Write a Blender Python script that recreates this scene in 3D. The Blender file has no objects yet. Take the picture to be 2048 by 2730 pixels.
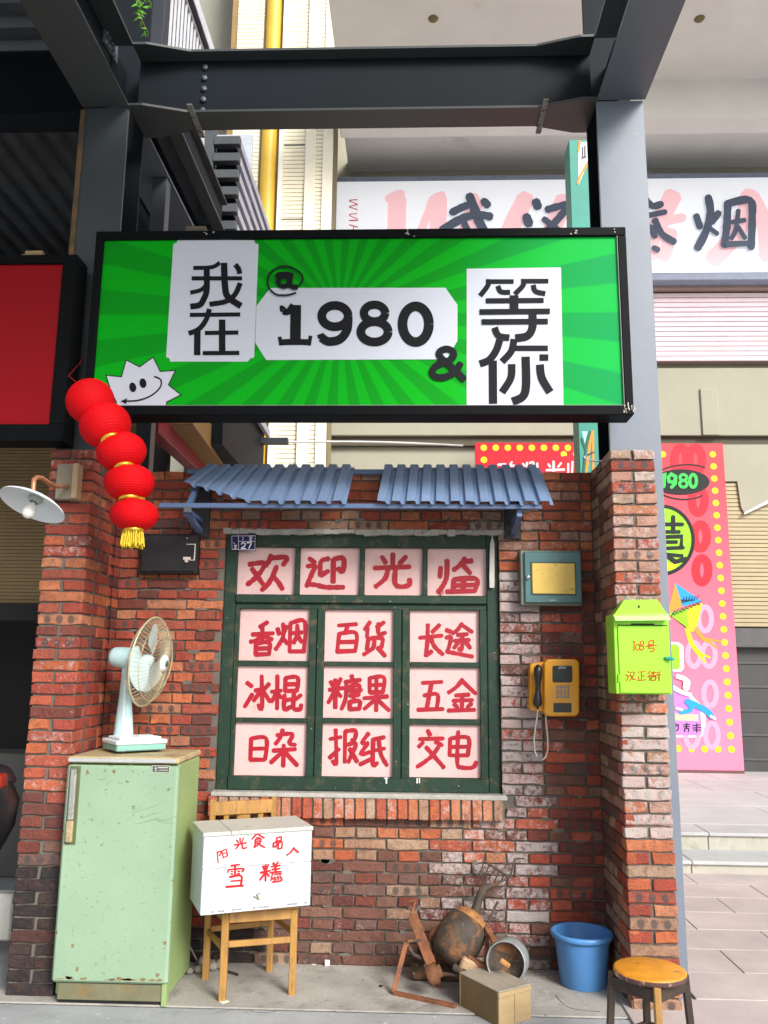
import bpy, math, random
from mathutils import Matrix, Vector
random.seed(7)
C = bpy.context.scene.collection
rad = math.radians
# ---------------------------------------------------------------- camera
H = 1.68; FPX = 2230.; CX = 1024.; CY = 1365.
_ps, _pt, _ro = rad(2.1), rad(10.5), rad(.6)
_r0 = Vector((math.cos(_ps), math.sin(_ps), 0))
FW = Vector((-math.sin(_ps)*math.cos(_pt), math.cos(_ps)*math.cos(_pt), math.sin(_pt)))
_u0 = _r0.cross(FW)
RT = math.cos(_ro)*_r0 + math.sin(_ro)*_u0
UP = -math.sin(_ro)*_r0 + math.cos(_ro)*_u0
cam = bpy.data.cameras.new('camera'); camo = bpy.data.objects.new('camera', cam); C.objects.link(camo)
camo.matrix_world = Matrix((( RT.x, UP.x, -FW.x, 0), (RT.y, UP.y, -FW.y, 0), (RT.z, UP.z, -FW.z, H), (0, 0, 0, 1)))
cam.sensor_fit = 'VERTICAL'; cam.sensor_height = 24; cam.lens = 24*FPX/2730.; cam.clip_end = 300; cam.clip_start = .05
bpy.context.scene.camera = camo
# ---------------------------------------------------------------- world, sun, exposure
SUN_EL, SUN_AZ = 33, 36          # azimuth to the right of the street behind the camera
w = bpy.data.worlds.new("World"); bpy.context.scene.world = w; w.use_nodes = True
nt = w.node_tree; nt.nodes.clear()
sky = nt.nodes.new('ShaderNodeTexSky'); sky.sky_type = 'NISHITA'; sky.sun_disc = False
sky.sun_elevation = rad(SUN_EL); sky.sun_rotation = rad(180-SUN_AZ); sky.dust_density = 3.5; sky.air_density = 1.0
hs = nt.nodes.new('ShaderNodeHueSaturation'); hs.inputs['Saturation'].default_value = .45
bg = nt.nodes.new('ShaderNodeBackground'); bg.inputs[1].default_value = .12
wo = nt.nodes.new('ShaderNodeOutputWorld')
nt.links.new(sky.outputs[0], hs.inputs['Color']); nt.links.new(hs.outputs[0], bg.inputs[0]); nt.links.new(bg.outputs[0], wo.inputs[0])
sl = bpy.data.lights.new('sun', 'SUN'); sl.energy = 2.6; sl.angle = rad(20); sl.color = (1, .97, .92)
so = bpy.data.objects.new('sun', sl); C.objects.link(so)
sd = Vector((math.sin(rad(SUN_AZ))*math.cos(rad(SUN_EL)), -math.cos(rad(SUN_AZ))*math.cos(rad(SUN_EL)), math.sin(rad(SUN_EL))))
so.rotation_euler = sd.to_track_quat('Z', 'Y').to_euler(); so.location = (3, -6, 12)
vs = bpy.context.scene.view_settings
vs.view_transform = 'Standard'; vs.look = 'None'; vs.exposure = .58; vs.gamma = 1; vs.use_curve_mapping = False
bpy.context.scene.cycles.max_bounces = 8; bpy.context.scene.cycles.diffuse_bounces = 5

# ---------------------------------------------------------------- pixel of the photograph -> point on a real plane
def ray(x, y):
    return FW + (x-CX)/FPX*RT + (CY-y)/FPX*UP
def PY(x, y, Y):
    d = ray(x, y); return Vector((d.x*Y/d.y, Y, H+d.z*Y/d.y))
def PZ(x, y, Z):
    d = ray(x, y); t = (Z-H)/d.z; return Vector((d.x*t, d.y*t, Z))
def PX(x, y, X):
    d = ray(x, y); t = X/d.x; return Vector((X, d.y*t, H+d.z*t))
def zz(ox, oy, s):                       # zoomed crop -> photo pixel
    return lambda x, y: (ox+x/s, oy+y/s)

# ---------------------------------------------------------------- materials
def nmat(name):
    m = bpy.data.materials.new(name); m.use_nodes = True
    n = m.node_tree.nodes; b = n['Principled BSDF']
    return m, m.node_tree, b
def nd(t, typ, **k):
    n = t.nodes.new(typ)
    for a, v in k.items(): setattr(n, a, v)
    return n
def noise(t, vec, scale, detail=4, rough=.6, dist=0):
    n = nd(t, 'ShaderNodeTexNoise'); n.inputs['Scale'].default_value = scale
    n.inputs['Detail'].default_value = detail; n.inputs['Roughness'].default_value = rough; n.inputs['Distortion'].default_value = dist
    t.links.new(vec, n.inputs['Vector']); return n.outputs['Fac']
def ramp(t, fac, lo, hi):
    n = nd(t, 'ShaderNodeMapRange'); n.inputs[1].default_value = lo; n.inputs[2].default_value = hi
    t.links.new(fac, n.inputs[0]); return n.outputs[0]
def mth(t, op, a, b=None, c=None):
    n = nd(t, 'ShaderNodeMath', operation=op)
    for i, v in enumerate((a, b, c)):
        if v is None: continue
        if isinstance(v, (int, float)): n.inputs[i].default_value = v
        else: t.links.new(v, n.inputs[i])
    return n.outputs[0]
def mixc(t, fac, a, b, mode='MIX'):
    n = nd(t, 'ShaderNodeMix', data_type='RGBA', blend_type=mode)
    for i, v in ((0, fac), (6, a), (7, b)):
        if isinstance(v, (int, float)): n.inputs[i].default_value = v
        elif isinstance(v, tuple): n.inputs[i].default_value = (*v[:3], 1)
        else: t.links.new(v, n.inputs[i])
    return n.outputs[2]
def bump(t, b, h, strength, dist=.004):
    n = nd(t, 'ShaderNodeBump'); n.inputs['Strength'].default_value = strength; n.inputs['Distance'].default_value = dist
    t.links.new(h, n.inputs['Height']); t.links.new(n.outputs[0], b.inputs['Normal'])
def stretch(t, vec, s):
    n = nd(t, 'ShaderNodeMapping'); n.inputs['Scale'].default_value = s
    t.links.new(vec, n.inputs[0]); return n.outputs[0]
def M(name, col, rough=.6, metal=0, var=.18, scale=6, bmp=.15, wear=None, speck=None, sc=(1, 1, 1), emis=None, coat=0, fine=70):
    """painted / raw surface: broad tone variation, fine grain, optional wear (colour, lo, hi, scale) and specks"""
    m, t, b = nmat(name)
    pos = stretch(t, nd(t, 'ShaderNodeNewGeometry').outputs['Position'], sc)
    a = noise(t, pos, scale); f = noise(t, pos, fine, 3)
    v = mth(t, 'ADD', mth(t, 'MULTIPLY', mth(t, 'SUBTRACT', a, .5), var*3), mth(t, 'MULTIPLY', mth(t, 'SUBTRACT', f, .5), var*1.2))
    v = mth(t, 'ADD', v, 1.0)
    cc = mixc(t, 1.0, col, v, 'MULTIPLY')
    if wear:
        k = ramp(t, noise(t, pos, wear[3], 6, .7, .3), wear[1], wear[2]); cc = mixc(t, k, cc, wear[0])
    if speck:
        k = ramp(t, noise(t, pos, speck[3], 2, .5), speck[1], speck[2]); cc = mixc(t, k, cc, speck[0])
    t.links.new(cc, b.inputs['Base Color'])
    r = mth(t, 'ADD', rough-.08, mth(t, 'MULTIPLY', a, .16)); t.links.new(r, b.inputs['Roughness'])
    b.inputs['Metallic'].default_value = metal
    if coat: b.inputs['Coat Weight'].default_value = coat
    if bmp: bump(t, b, mth(t, 'ADD', f, a), bmp)
    elif not metal: b.inputs['Specular IOR Level'].default_value = .18
    if emis: t.links.new(cc, b.inputs['Emission Color']); b.inputs['Emission Strength'].default_value = emis
    return m
def brick_mat(name, attr):
    m, t, b = nmat(name)
    pos = nd(t, 'ShaderNodeNewGeometry').outputs['Position']
    if attr:
        a = nd(t, 'ShaderNodeAttribute', attribute_name='bc'); col, alp = a.outputs['Color'], a.outputs['Alpha']
    else:
        a = nd(t, 'ShaderNodeObjectInfo'); col, alp = a.outputs['Color'], a.outputs['Alpha']
    sp = mth(t, 'GREATER_THAN', alp, .5)
    ef = mth(t, 'MULTIPLY', mth(t, 'SUBTRACT', alp, mth(t, 'MULTIPLY', sp, .5)), 2)
    n1 = noise(t, pos, 11, 5, .65); n2 = noise(t, pos, 75, 4, .7); n3 = noise(t, pos, 26, 6, .75, .4)
    v = mth(t, 'ADD', .30, mth(t, 'ADD', mth(t, 'MULTIPLY', n1, .72), mth(t, 'MULTIPLY', n2, .62)))
    cc = mixc(t, 1.0, col, v, 'MULTIPLY')
    cc = mixc(t, mth(t, 'MULTIPLY', ramp(t, n3, .50, .70), .75), cc, (.12, .05, .038))
    if not attr:
        tc = nd(t, 'ShaderNodeTexCoord').outputs['Object']; s = nd(t, 'ShaderNodeSeparateXYZ'); t.links.new(tc, s.inputs[0])
        u = mth(t, 'MULTIPLY', mth(t, 'SUBTRACT', mth(t, 'FRACT', mth(t, 'ADD', mth(t, 'DIVIDE', s.outputs[0], .066), .5)), .5), .066)
        r = mth(t, 'SQRT', mth(t, 'ADD', mth(t, 'MULTIPLY', u, u), mth(t, 'MULTIPLY', mth(t, 'MULTIPLY', s.outputs[2], s.outputs[2]), .6)))
        r = mth(t, 'ADD', r, mth(t, 'MULTIPLY', mth(t, 'SUBTRACT', n3, .5), .018))
        d = mth(t, 'MULTIPLY', sp, ramp(t, r, .022, .014))
        d = mth(t, 'MULTIPLY', d, mth(t, 'LESS_THAN', mth(t, 'ABSOLUTE', s.outputs[0]), .1))
        cc = mixc(t, mth(t, 'MULTIPLY', d, .8), cc, (.075, .062, .062))
    k = ramp(t, mth(t, 'ADD', noise(t, pos, 30, 6, .78, .5), mth(t, 'MULTIPLY', mth(t, 'SUBTRACT', ef, .5), .50)), .50, .66)
    cc = mixc(t, mth(t, 'MULTIPLY', k, .72), cc, (.58, .52, .51))
    hv = nd(t, 'ShaderNodeHueSaturation'); hv.inputs['Saturation'].default_value = .99; hv.inputs['Value'].default_value = .90; t.links.new(cc, hv.inputs['Color'])
    t.links.new(hv.outputs[0], b.inputs['Base Color'])
    b.inputs['Roughness'].default_value = .62
    b.inputs['Specular IOR Level'].default_value = .35
    bump(t, b, mth(t, 'ADD', n3, mth(t, 'MULTIPLY', n2, .9)), .95, .009)
    return m
MB_ = brick_mat('brick_clay', False); MBS = brick_mat('brick_clay_joined', True)
mortar_m = M('mortar', (.13, .118, .10), .95, var=.35, scale=9, bmp=.9, fine=120)
mortar_dark = M('mortar_shadowed', (.10, .09, .075), .95, var=.35, scale=9, bmp=.9, fine=120)
steel_m = M('painted_steel', (.10, .118, .135), .36, var=.10, scale=3, bmp=.06, speck=((.4, .4, .4), .78, .82, 45))
steel_dk = M('dark_painted_steel', (.035, .046, .056), .42, var=.15, scale=3, bmp=.05, wear=((.10, .055, .03), .70, .78, 7))  # steel paint darkened, shade put into the colour
rust_m = M('rusted_steel', (.30, .13, .05), .8, var=.5, scale=9, bmp=.4)
conc_m = M('concrete_floor', (.36, .345, .315), .85, var=.35, scale=2.6, bmp=.5, wear=((.20, .185, .16), .52, .72, 3.4), speck=((.10, .09, .08), .70, .78, 24), fine=45)
road_m = M('pavement_concrete', (.34, .355, .365), .85, var=.25, scale=2.2, bmp=.45, wear=((.22, .23, .235), .55, .75, 3.6), speck=((.55, .56, .56), .68, .76, 14), fine=45)
pave_m = M('pink_paving', (.45, .395, .38), .8, var=.30, scale=1.5, bmp=.2, wear=((.40, .24, .24), .63, .78, 1.6))
pave2_m = M('grey_paving', (.46, .47, .475), .8, var=.22, scale=1.5, bmp=.2, wear=((.42, .41, .38), .6, .8, 2))
stone_m = M('step_stone', (.42, .405, .35), .85, var=.2, scale=3, bmp=.4, wear=((.22, .22, .15), .55, .75, 4))
MS = {}
def S(name, col, rough=.6, **k):
    if name not in MS: MS[name] = M(name, col, rough, **k)
    return MS[name]

# ---------------------------------------------------------------- mesh builder
class MB:
    def __init__(s): s.v = []; s.f = []; s.mi = []; s.cur = 0; s.sm = []; s.smooth = False
    def add(s, vs_, fs):
        o = len(s.v); s.v += [tuple(q) for q in vs_]
        for f in fs: s.f.append(tuple(i+o for i in f)); s.mi.append(s.cur); s.sm.append(s.smooth)
    def box(s, lo, hi, bv=0, mat=None, jit=0):
        lo = Vector(lo); hi = Vector(hi)
        for i in range(3):
            if lo[i] > hi[i]: lo[i], hi[i] = hi[i], lo[i]
        if bv <= 0:
            p = [Vector((x, y, z)) for x in (lo.x, hi.x) for y in (lo.y, hi.y) for z in (lo.z, hi.z)]
            fs = [(0, 1, 3, 2), (4, 6, 7, 5), (0, 4, 5, 1), (2, 3, 7, 6), (0, 2, 6, 4), (1, 5, 7, 3)]
        else:
            bv = min(bv, min((hi-lo))*.45)
            p = []; idx = {}
            for cx in (0, 1):
                for cy in (0, 1):
                    for cz in (0, 1):
                        c = Vector((hi.x if cx else lo.x, hi.y if cy else lo.y, hi.z if cz else lo.z))
                        sg = Vector((-1 if cx else 1, -1 if cy else 1, -1 if cz else 1))
                        for ax in range(3):   # vertex lying on the face whose normal is ax
                            q = c.copy()
                            for a in range(3):
                                if a != ax: q[a] += sg[a]*bv
                            if jit: q += Vector((random.uniform(-jit, jit) for _ in range(3)))
                            idx[(cx, cy, cz, ax)] = len(p); p.append(q)
            fs = []
            for sgn in (0, 1):
                fs.append(tuple(idx[(sgn, a, b, 0)] for a, b in ((0, 0), (1, 0), (1, 1), (0, 1))))
                fs.append(tuple(idx[(a, sgn, b, 1)] for a, b in ((0, 0), (1, 0), (1, 1), (0, 1))))
                fs.append(tuple(idx[(a, b, sgn, 2)] for a, b in ((0, 0), (1, 0), (1, 1), (0, 1))))
            for a in (0, 1):
                for b in (0, 1):
                    fs.append((idx[(0, a, b, 1)], idx[(1, a, b, 1)], idx[(1, a, b, 2)], idx[(0, a, b, 2)]))
                    fs.append((idx[(a, 0, b, 0)], idx[(a, 1, b, 0)], idx[(a, 1, b, 2)], idx[(a, 0, b, 2)]))
                    fs.append((idx[(a, b, 0, 0)], idx[(a, b, 1, 0)], idx[(a, b, 1, 1)], idx[(a, b, 0, 1)]))
            for a in (0, 1):
                for b in (0, 1):
                    for c in (0, 1): fs.append(tuple(idx[(a, b, c, x)] for x in range(3)))
        if mat is not None: p = [mat @ q for q in p]
        s.add(p, fs)
    def bar(s, a, b, wd, ht=None, up=(0, 0, 1), bv=.0):
        a = Vector(a); b = Vector(b); ht = ht or wd; d = (b-a); L = d.length; d.normalize()
        u = Vector(up)
        if abs(d.dot(u)) > .98: u = Vector((0, 1, 0))
        x = d.cross(u).normalized(); z = x.cross(d)
        mt = Matrix(((x.x, d.x, z.x, a.x), (x.y, d.y, z.y, a.y), (x.z, d.z, z.z, a.z), (0, 0, 0, 1)))
        s.box((-wd/2, 0, -ht/2), (wd/2, L, ht/2), bv, mt)
    def tube(s, pts, r, n=8, cap=True):
        pts = [Vector(p) for p in pts]; rs = r if isinstance(r, (list, tuple)) else [r]*len(pts)
        s0 = s.smooth; s.smooth = True; ring = []; x = None
        for i, p in enumerate(pts):
            d = (pts[min(i+1, len(pts)-1)]-pts[max(i-1, 0)]).normalized()
            if x is None:
                u = Vector((0, 0, 1)) if abs(d.z) < .9 else Vector((0, 1, 0)); x = d.cross(u).normalized()
            else: x = (x-d*x.dot(d)).normalized()
            y = d.cross(x)
            ring.append([p+(x*math.cos(2*math.pi*k/n)+y*math.sin(2*math.pi*k/n))*rs[i] for k in range(n)])
        v = [q for rr in ring for q in rr]; fs = []
        for i in range(len(pts)-1):
            for k in range(n): fs.append((i*n+k, i*n+(k+1) % n, (i+1)*n+(k+1) % n, (i+1)*n+k))
        s.add(v, fs)
        if cap:
            s.smooth = False
            s.add(ring[0], [tuple(range(n-1, -1, -1))]); s.add(ring[-1], [tuple(range(n))])
        s.smooth = s0
    def lathe(s, prof, mt=None, n=32, sx=1, sy=1):
        s0 = s.smooth; s.smooth = True
        v = []; fs = []
        for r, z in prof:
            for k in range(n):
                a = 2*math.pi*k/n; q = Vector((r*sx*math.cos(a), r*sy*math.sin(a), z)); v.append(mt @ q if mt else q)
        for i in range(len(prof)-1):
            for k in range(n): fs.append((i*n+k, i*n+(k+1) % n, (i+1)*n+(k+1) % n, (i+1)*n+k))
        s.add(v, fs); s.smooth = s0
    def prism(s, poly, off):
        """poly: list of Vectors (planar), off: extrusion vector"""
        off = Vector(off); n = len(poly); a = [Vector(p) for p in poly]; b = [p+off for p in a]
        s.add(a+b, [tuple(range(n)), tuple(range(2*n-1, n-1, -1))]+[(i, (i+1) % n, n+(i+1) % n, n+i) for i in range(n)])
    def data(s, name, mats):
        me = bpy.data.meshes.new(name); me.from_pydata(s.v, [], s.f)
        for m in (mats if isinstance(mats, (list, tuple)) else [mats]): me.materials.append(m)
        for p, i, q in zip(me.polygons, s.mi, s.sm): p.material_index = i; p.use_smooth = q
        me.update(); return me
    def build(s, name, mats, parent=None, loc=None):
        return link(name, s.data(name, mats), parent, loc)
def fixn(me):
    import bmesh
    bm = bmesh.new(); bm.from_mesh(me); bmesh.ops.recalc_face_normals(bm, faces=bm.faces); bm.to_mesh(me); bm.free()
def wloc(o): return o.location if o.parent is None else o.location+wloc(o.parent)
def link(name, me, parent=None, loc=None):
    o = bpy.data.objects.new(name, me); C.objects.link(o)
    if me is not None and len(me.polygons) < 60000: fixn(me) if me.users == 1 else None
    o.location = loc if loc is not None else (0, 0, 0)
    if parent:
        o.parent = parent; p = parent; off = Vector((0, 0, 0))
        while p: off += Vector(p['wo']); p = p.parent
        o.location = Vector(o.location)-off
        o['wo'] = tuple(o.location)
    else: o['wo'] = tuple(o.location)
    return o
def tag(o, label=None, cat=None, group=None, kind=None):
    if label: o['label'] = label
    if cat: o['category'] = cat
    if group: o['group'] = group
    if kind: o['kind'] = kind
    return o
def thing(name, label, cat, loc, group=None):
    o = bpy.data.objects.new(name, None); C.objects.link(o); o.location = loc; o['wo'] = tuple(loc)
    o.empty_display_size = .1
    return tag(o, label, cat, group)
def one(fn, name, mats, parent=None):
    m = MB(); fn(m); return m.build(name, mats, parent)
def bx(name, lo, hi, mat, parent=None, bv=.003):
    m = MB(); m.box(lo, hi, bv); return m.build(name, mat, parent)

# ---------------------------------------------------------------- brush strokes: pixel polylines laid as thin real paint on a plane
def smooth_line(p, k=5):
    if len(p) < 3: return p
    out = []
    for i in range(len(p)-1):
        p0 = p[max(i-1, 0)]; p1 = p[i]; p2 = p[i+1]; p3 = p[min(i+2, len(p)-1)]
        for j in range(k):
            t = j/k
            out.append(tuple(.5*((2*p1[a])+(-p0[a]+p2[a])*t+(2*p0[a]-5*p1[a]+4*p2[a]-p3[a])*t*t+(-p0[a]+3*p1[a]-3*p2[a]+p3[a])*t**3) for a in (0, 1)))
    out.append(p[-1]); return out
def strokes(m, lst, tr, wd, Y, curve=True, jit=.08, dy=.0003, th=.0006, square=False, closed=False):
    """lst: polylines in crop pixels; tr maps crop pixel -> photo pixel; wd width in crop pixels"""
    for si, s_ in enumerate(lst):
        w_ = wd
        if isinstance(s_[0], (int, float)): w_ = s_[0]; s_ = s_[1:]
        p = smooth_line(list(s_)) if curve else list(s_)
        n = len(p); L = []; R_ = []
        for i in range(n):
            a = p[max(i-1, 0)]; b = p[min(i+1, n-1)]
            if closed and n > 2: a = p[(i-1) % (n-1)] if i in (0, n-1) else a; b = p[1] if i in (0, n-1) else b
            dx, dy_ = b[0]-a[0], b[1]-a[1]; l = math.hypot(dx, dy_) or 1
            nx, ny = -dy_/l, dx/l
            k = 1.0
            if 0 < i < n-1 and not curve:
                d1 = (p[i][0]-a[0], p[i][1]-a[1]); l1 = math.hypot(*d1) or 1
                c = abs(nx*(-d1[1]/l1)+ny*(d1[0]/l1)); k = min(1/max(c, .5), 1.8)
            h = w_/2*k*(1+random.uniform(-jit, jit))
            L.append((p[i][0]+nx*h, p[i][1]+ny*h)); R_.append((p[i][0]-nx*h, p[i][1]-ny*h))
        pts = []
        def cap(i, sg, lst2):
            a = p[i]; b = p[i-sg] if 0 <= i-sg < n else p[i]
            b = p[1] if i == 0 else p[n-2]
            dx, dy_ = a[0]-b[0], a[1]-b[1]; l = math.hypot(dx, dy_) or 1
            return (dx/l, dy_/l)
        front = Y-dy*(si+1)-th
        fi = [front]
        def q(c): return PY(*tr(*c), fi[0])
        vb = len(m.v); vv = []; ff = []
        for i in range(n): fi[0] = front+dy*.85*(i/(n-1)-.5); vv += [q(L[i]), q(R_[i])]
        for i in range(n-1): ff.append((2*i, 2*i+1, 2*i+3, 2*i+2))
        if not square and not closed:
            for i, (A, B) in ((0, (0, 1)), (n-1, (2*n-2, 2*n-1))):
                fi[0] = front+dy*.85*(i/(n-1)-.5); dx, dy_ = cap(i, 1, None); c = p[i]; l_ = L[i]; r_ = R_[i]
                e = w_*.30*(1+random.uniform(-.3, .3))
                k0 = len(vv)
                vv += [q((l_[0]*.78+r_[0]*.22+dx*e, l_[1]*.78+r_[1]*.22+dy_*e)), q((l_[0]*.25+r_[0]*.75+dx*e*1.1, l_[1]*.25+r_[1]*.75+dy_*e*1.1))]
                ff.append((A, k0, k0+1, B))
        m.add(vv, ff)
def cx_(st):
    q = [p for p in st if not isinstance(p, (int, float))]; return sum(p[0] for p in q)/len(q), sum(p[1] for p in q)/len(q)
def text_part(name, lst, tr, wd, Y, mat, parent, **k):
    xb = k.pop('xb', None); yb = k.pop('yb', None)
    if xb or yb:
        gr = {}
        for st in lst:
            c = cx_(st); key = (sum(c[0] > b for b in (xb or ())), sum(c[1] > b for b in (yb or ()))); gr.setdefault(key, []).append(st)
        for key in sorted(gr): text_part(name, gr[key], tr, wd, Y, mat, parent, **k)
        return
    m = MB(); strokes(m, lst, tr, wd, Y, **k); return m.build(name, mat, parent)
def poly_part(name, pts, tr, Y, mat, parent, th=.001):
    m = MB(); m.prism([PY(*tr(*p), Y) for p in pts], (0, -th, 0)); return m.build(name, mat, parent)
def ell(cx, cy, rx, ry, n=28, a0=0, a1=360, rot=0):
    o = []
    for i in range(n+1):
        a = rad(a0+(a1-a0)*i/n); x, y = rx*math.cos(a), ry*math.sin(a)
        c, s = math.cos(rad(rot)), math.sin(rad(rot)); o.append((cx+x*c-y*s, cy+x*s+y*c))
    return o
idt = lambda x, y: (x, y)

# ================================================================ SETTING
gm = MB(); gm.add([(-60, -40, -.008), (60, -40, -.008), (60, 60, -.008), (-60, 60, -.008)], [(0, 1, 2, 3)])
tag(gm.build('ground', road_m), kind='structure')
# poured floor slabs in front of the kiosk
o = bx('floor_slab', (-2.16, 4.52, -.006), (1.46, 5.6, .004), conc_m, bv=.004); tag(o, kind='structure')
o = bx('pavement', (-6, 1.5, -.006), (1.46, 4.505, .0), road_m, bv=.004); tag(o, kind='structure')
t = thing('paved_path', None, None, (2.9, 6, 0)); tag(t, kind='structure')
bx('path_bed', (1.475, 3.55, -.006), (9.5, 7.55, .001), mortar_m, t, 0)
sm = [MB() for _ in range(2)]
for q in sm: q.box((-.397, -.197, -.02), (.397, .197, .012), .003, jit=.001)
sme = [q.data('paving_slab', pave_m) for q in sm]
for iy in range(10):
    for ix in range(-1, 8):
        o = link('paving_slab', sme[(ix+iy) % 2], t, (2.26+ix*.8+(.4 if iy % 2 else 0)-.0, 3.75+iy*.4, .001+random.uniform(0, .0015)))
# platform with two steps
t = thing('stone_steps', 'two weathered pale stone steps up to the shop platform', 'steps', (3.5, 7.7, 0))
for nm, a, b, z in (('step', 7.50, 7.97, .115), ('step', 7.95, 8.35, .262)):
    for i in range(7):
        x = 1.2+i*1.13+(.3 if z > .2 else 0); o = bx(nm, (x, a, 0 if z < .2 else .04), (x+1.123, b, z-.03), stone_m, t, .004)
        bx('tread', (x, a-.025, z-.03), (x+1.125, b, z), pave2_m, t, .006)
t = thing('platform', None, None, (2.9, 10, 0)); tag(t, kind='structure')
bx('platform_bed', (-3, 8.36, 0), (10, 13, .255), mortar_m, t, 0)
pme = []
q = MB(); q.box((-.597, -.55, -.02), (.597, .55, .01), .003); pme = q.data('paving_slab', pave2_m)
for iy in range(4):
    for ix in range(9):
        link('paving_slab', pme, t, (-.6+ix*1.2+(.45 if iy % 2 else 0), 8.915+iy*1.108, .253+random.uniform(0, .002)))

# ================================================================ BRICKWORK
CH = .063
def brick_var(L, D, n):
    out = []
    for _ in range(n):
        m = MB(); m.box((-L/2, 0, -.0265), (L/2, D, .0265), .005, jit=.0022)
        # worn front arris: break the two long edges with a mid vertex row
        me = m.data('brick', MB_); fixn(me); out.append(me)
    return out
import bmesh
def chipped(L, D, n):
    out = []
    for _ in range(n):
        bm = bmesh.new(); bmesh.ops.create_cube(bm, size=1)
        for v in bm.verts: v.co = Vector((v.co.x*L, (v.co.y+.5)*D, v.co.z*.053))
        ed = [e for e in bm.edges if abs(e.verts[0].co.x-e.verts[1].co.x) > L*.5]
        bmesh.ops.subdivide_edges(bm, edges=ed, cuts=3 if L > .2 else 1)
        fe = [e for e in bm.edges if all(v.co.y < .001 for v in e.verts) and (abs(e.verts[0].co.z-e.verts[1].co.z) < .001 or abs(abs(e.verts[0].co.x)-L/2) < .001)]
        bmesh.ops.bevel(bm, geom=fe, offset=.0045, segments=1, affect='EDGES')
        for v in bm.verts:
            if v.co.y < .02:
                v.co.z += random.uniform(-.0036, .0036); v.co.y += random.uniform(-.002, .003); v.co.x += random.uniform(-.003, .003)
        me = bpy.data.meshes.new('brick'); bm.to_mesh(me); bm.free(); me.materials.append(MB_)
        out.append(me)
    return out
STR = chipped(.24, .05, 7); HED = chipped(.115, .05, 7); HLF = chipped(.178, .05, 3)
def pick(L): return random.choice(STR if L > .2 else (HLF if L > .15 else HED))
PAL = {'red': [(.44, .075, .040), (.37, .062, .036), (.48, .10, .050), (.40, .09, .052)],
       'org': [(.58, .155, .060), (.55, .18, .080), (.52, .125, .050), (.56, .22, .115)],
       'tan': [(.42, .24, .15), (.40, .26, .18), (.46, .30, .20)],
       'pnk': [(.50, .27, .20), (.52, .30, .23), (.46, .22, .16)],
       'brn': [(.20, .085, .06), (.24, .12, .085), (.17, .09, .075)],
       'dim': [(.20, .048, .034), (.24, .062, .042), (.17, .052, .042)],
       'soot': [(.035, .026, .027), (.05, .032, .03), (.03, .027, .028), (.08, .032, .027)]}  # last entry: dirt plus shade painted into the brick colour
def bcol(x, z, side):
    """which clay a brick is made of and how lime-bloomed it is, by its place in the wall"""
    e = .0; r = random.random()
    if side == 'R':                                    # right pillar front
        kind = 'pnk' if r < .5 else ('red' if r < .68 else ('org' if r < .8 else 'tan')); e = .46 if z > 1.5 else .72
        if z < .85: e = .05; kind = 'org' if r < .3 else ('red' if r < .62 else 'tan')
    elif side == 'Rs': kind = 'brn' if r < .55 else 'tan'; e = .12
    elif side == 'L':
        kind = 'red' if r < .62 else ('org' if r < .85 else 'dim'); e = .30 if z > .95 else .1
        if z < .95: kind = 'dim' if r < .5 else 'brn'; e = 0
        if z < .62: kind = 'soot'; e = 0  # pillar foot: shade and dirt together in the brick colour
    elif side == 'Ls': kind = 'red' if r < .6 else ('dim' if r < .85 else 'org'); e = .05
    else:
        if x > .5 and z > 2.25: kind = 'org' if r < .6 else ('pnk' if r < .8 else 'red'); e = .30
        elif x > .5: kind = 'red' if r < .45 else ('dim' if r < .8 else 'brn'); e = .72 if x < .72 else (.36 if x < .84 else .12)
        elif x < -1.1: kind = 'red' if r < .6 else ('dim' if r < .75 else 'org'); e = .0
        elif z > 2.4: kind = 'red' if r < .4 else ('org' if r < .8 else 'tan'); e = .1 if x < .1 else .3
        else:
            kind = 'org' if r < .38 else ('tan' if r < .58 else ('red' if r < .82 else 'brn')); e = .10
            if z < .55: kind = 'brn' if r < .62 else ('dim' if r < .82 else 'tan'); e = .2
            if x > .15 and z < .8: e = .52
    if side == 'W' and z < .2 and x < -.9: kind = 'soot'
    c = random.choice(PAL[kind]); k = random.uniform(.78, 1.02)
    return tuple(min(v*k, 1) for v in c), max(0, min(.98, e+random.uniform(-.22, .22)))
def course(u0, u1, odd):
    """english bond: stretcher course / header course, list of (centre, length)"""
    out = []; u = u0; first = True
    while u < u1-.03:
        L = .115 if odd else .24
        if first and not odd: L = .24
        if first and odd: L = .115+ (0.0)
        if random.random() < .05 and not odd: L = .178
        if u+L > u1-.03: L = u1-u
        out.append((u+L/2, L)); u += L+.010+random.uniform(-.001, .002); first = False
    return out
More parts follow.
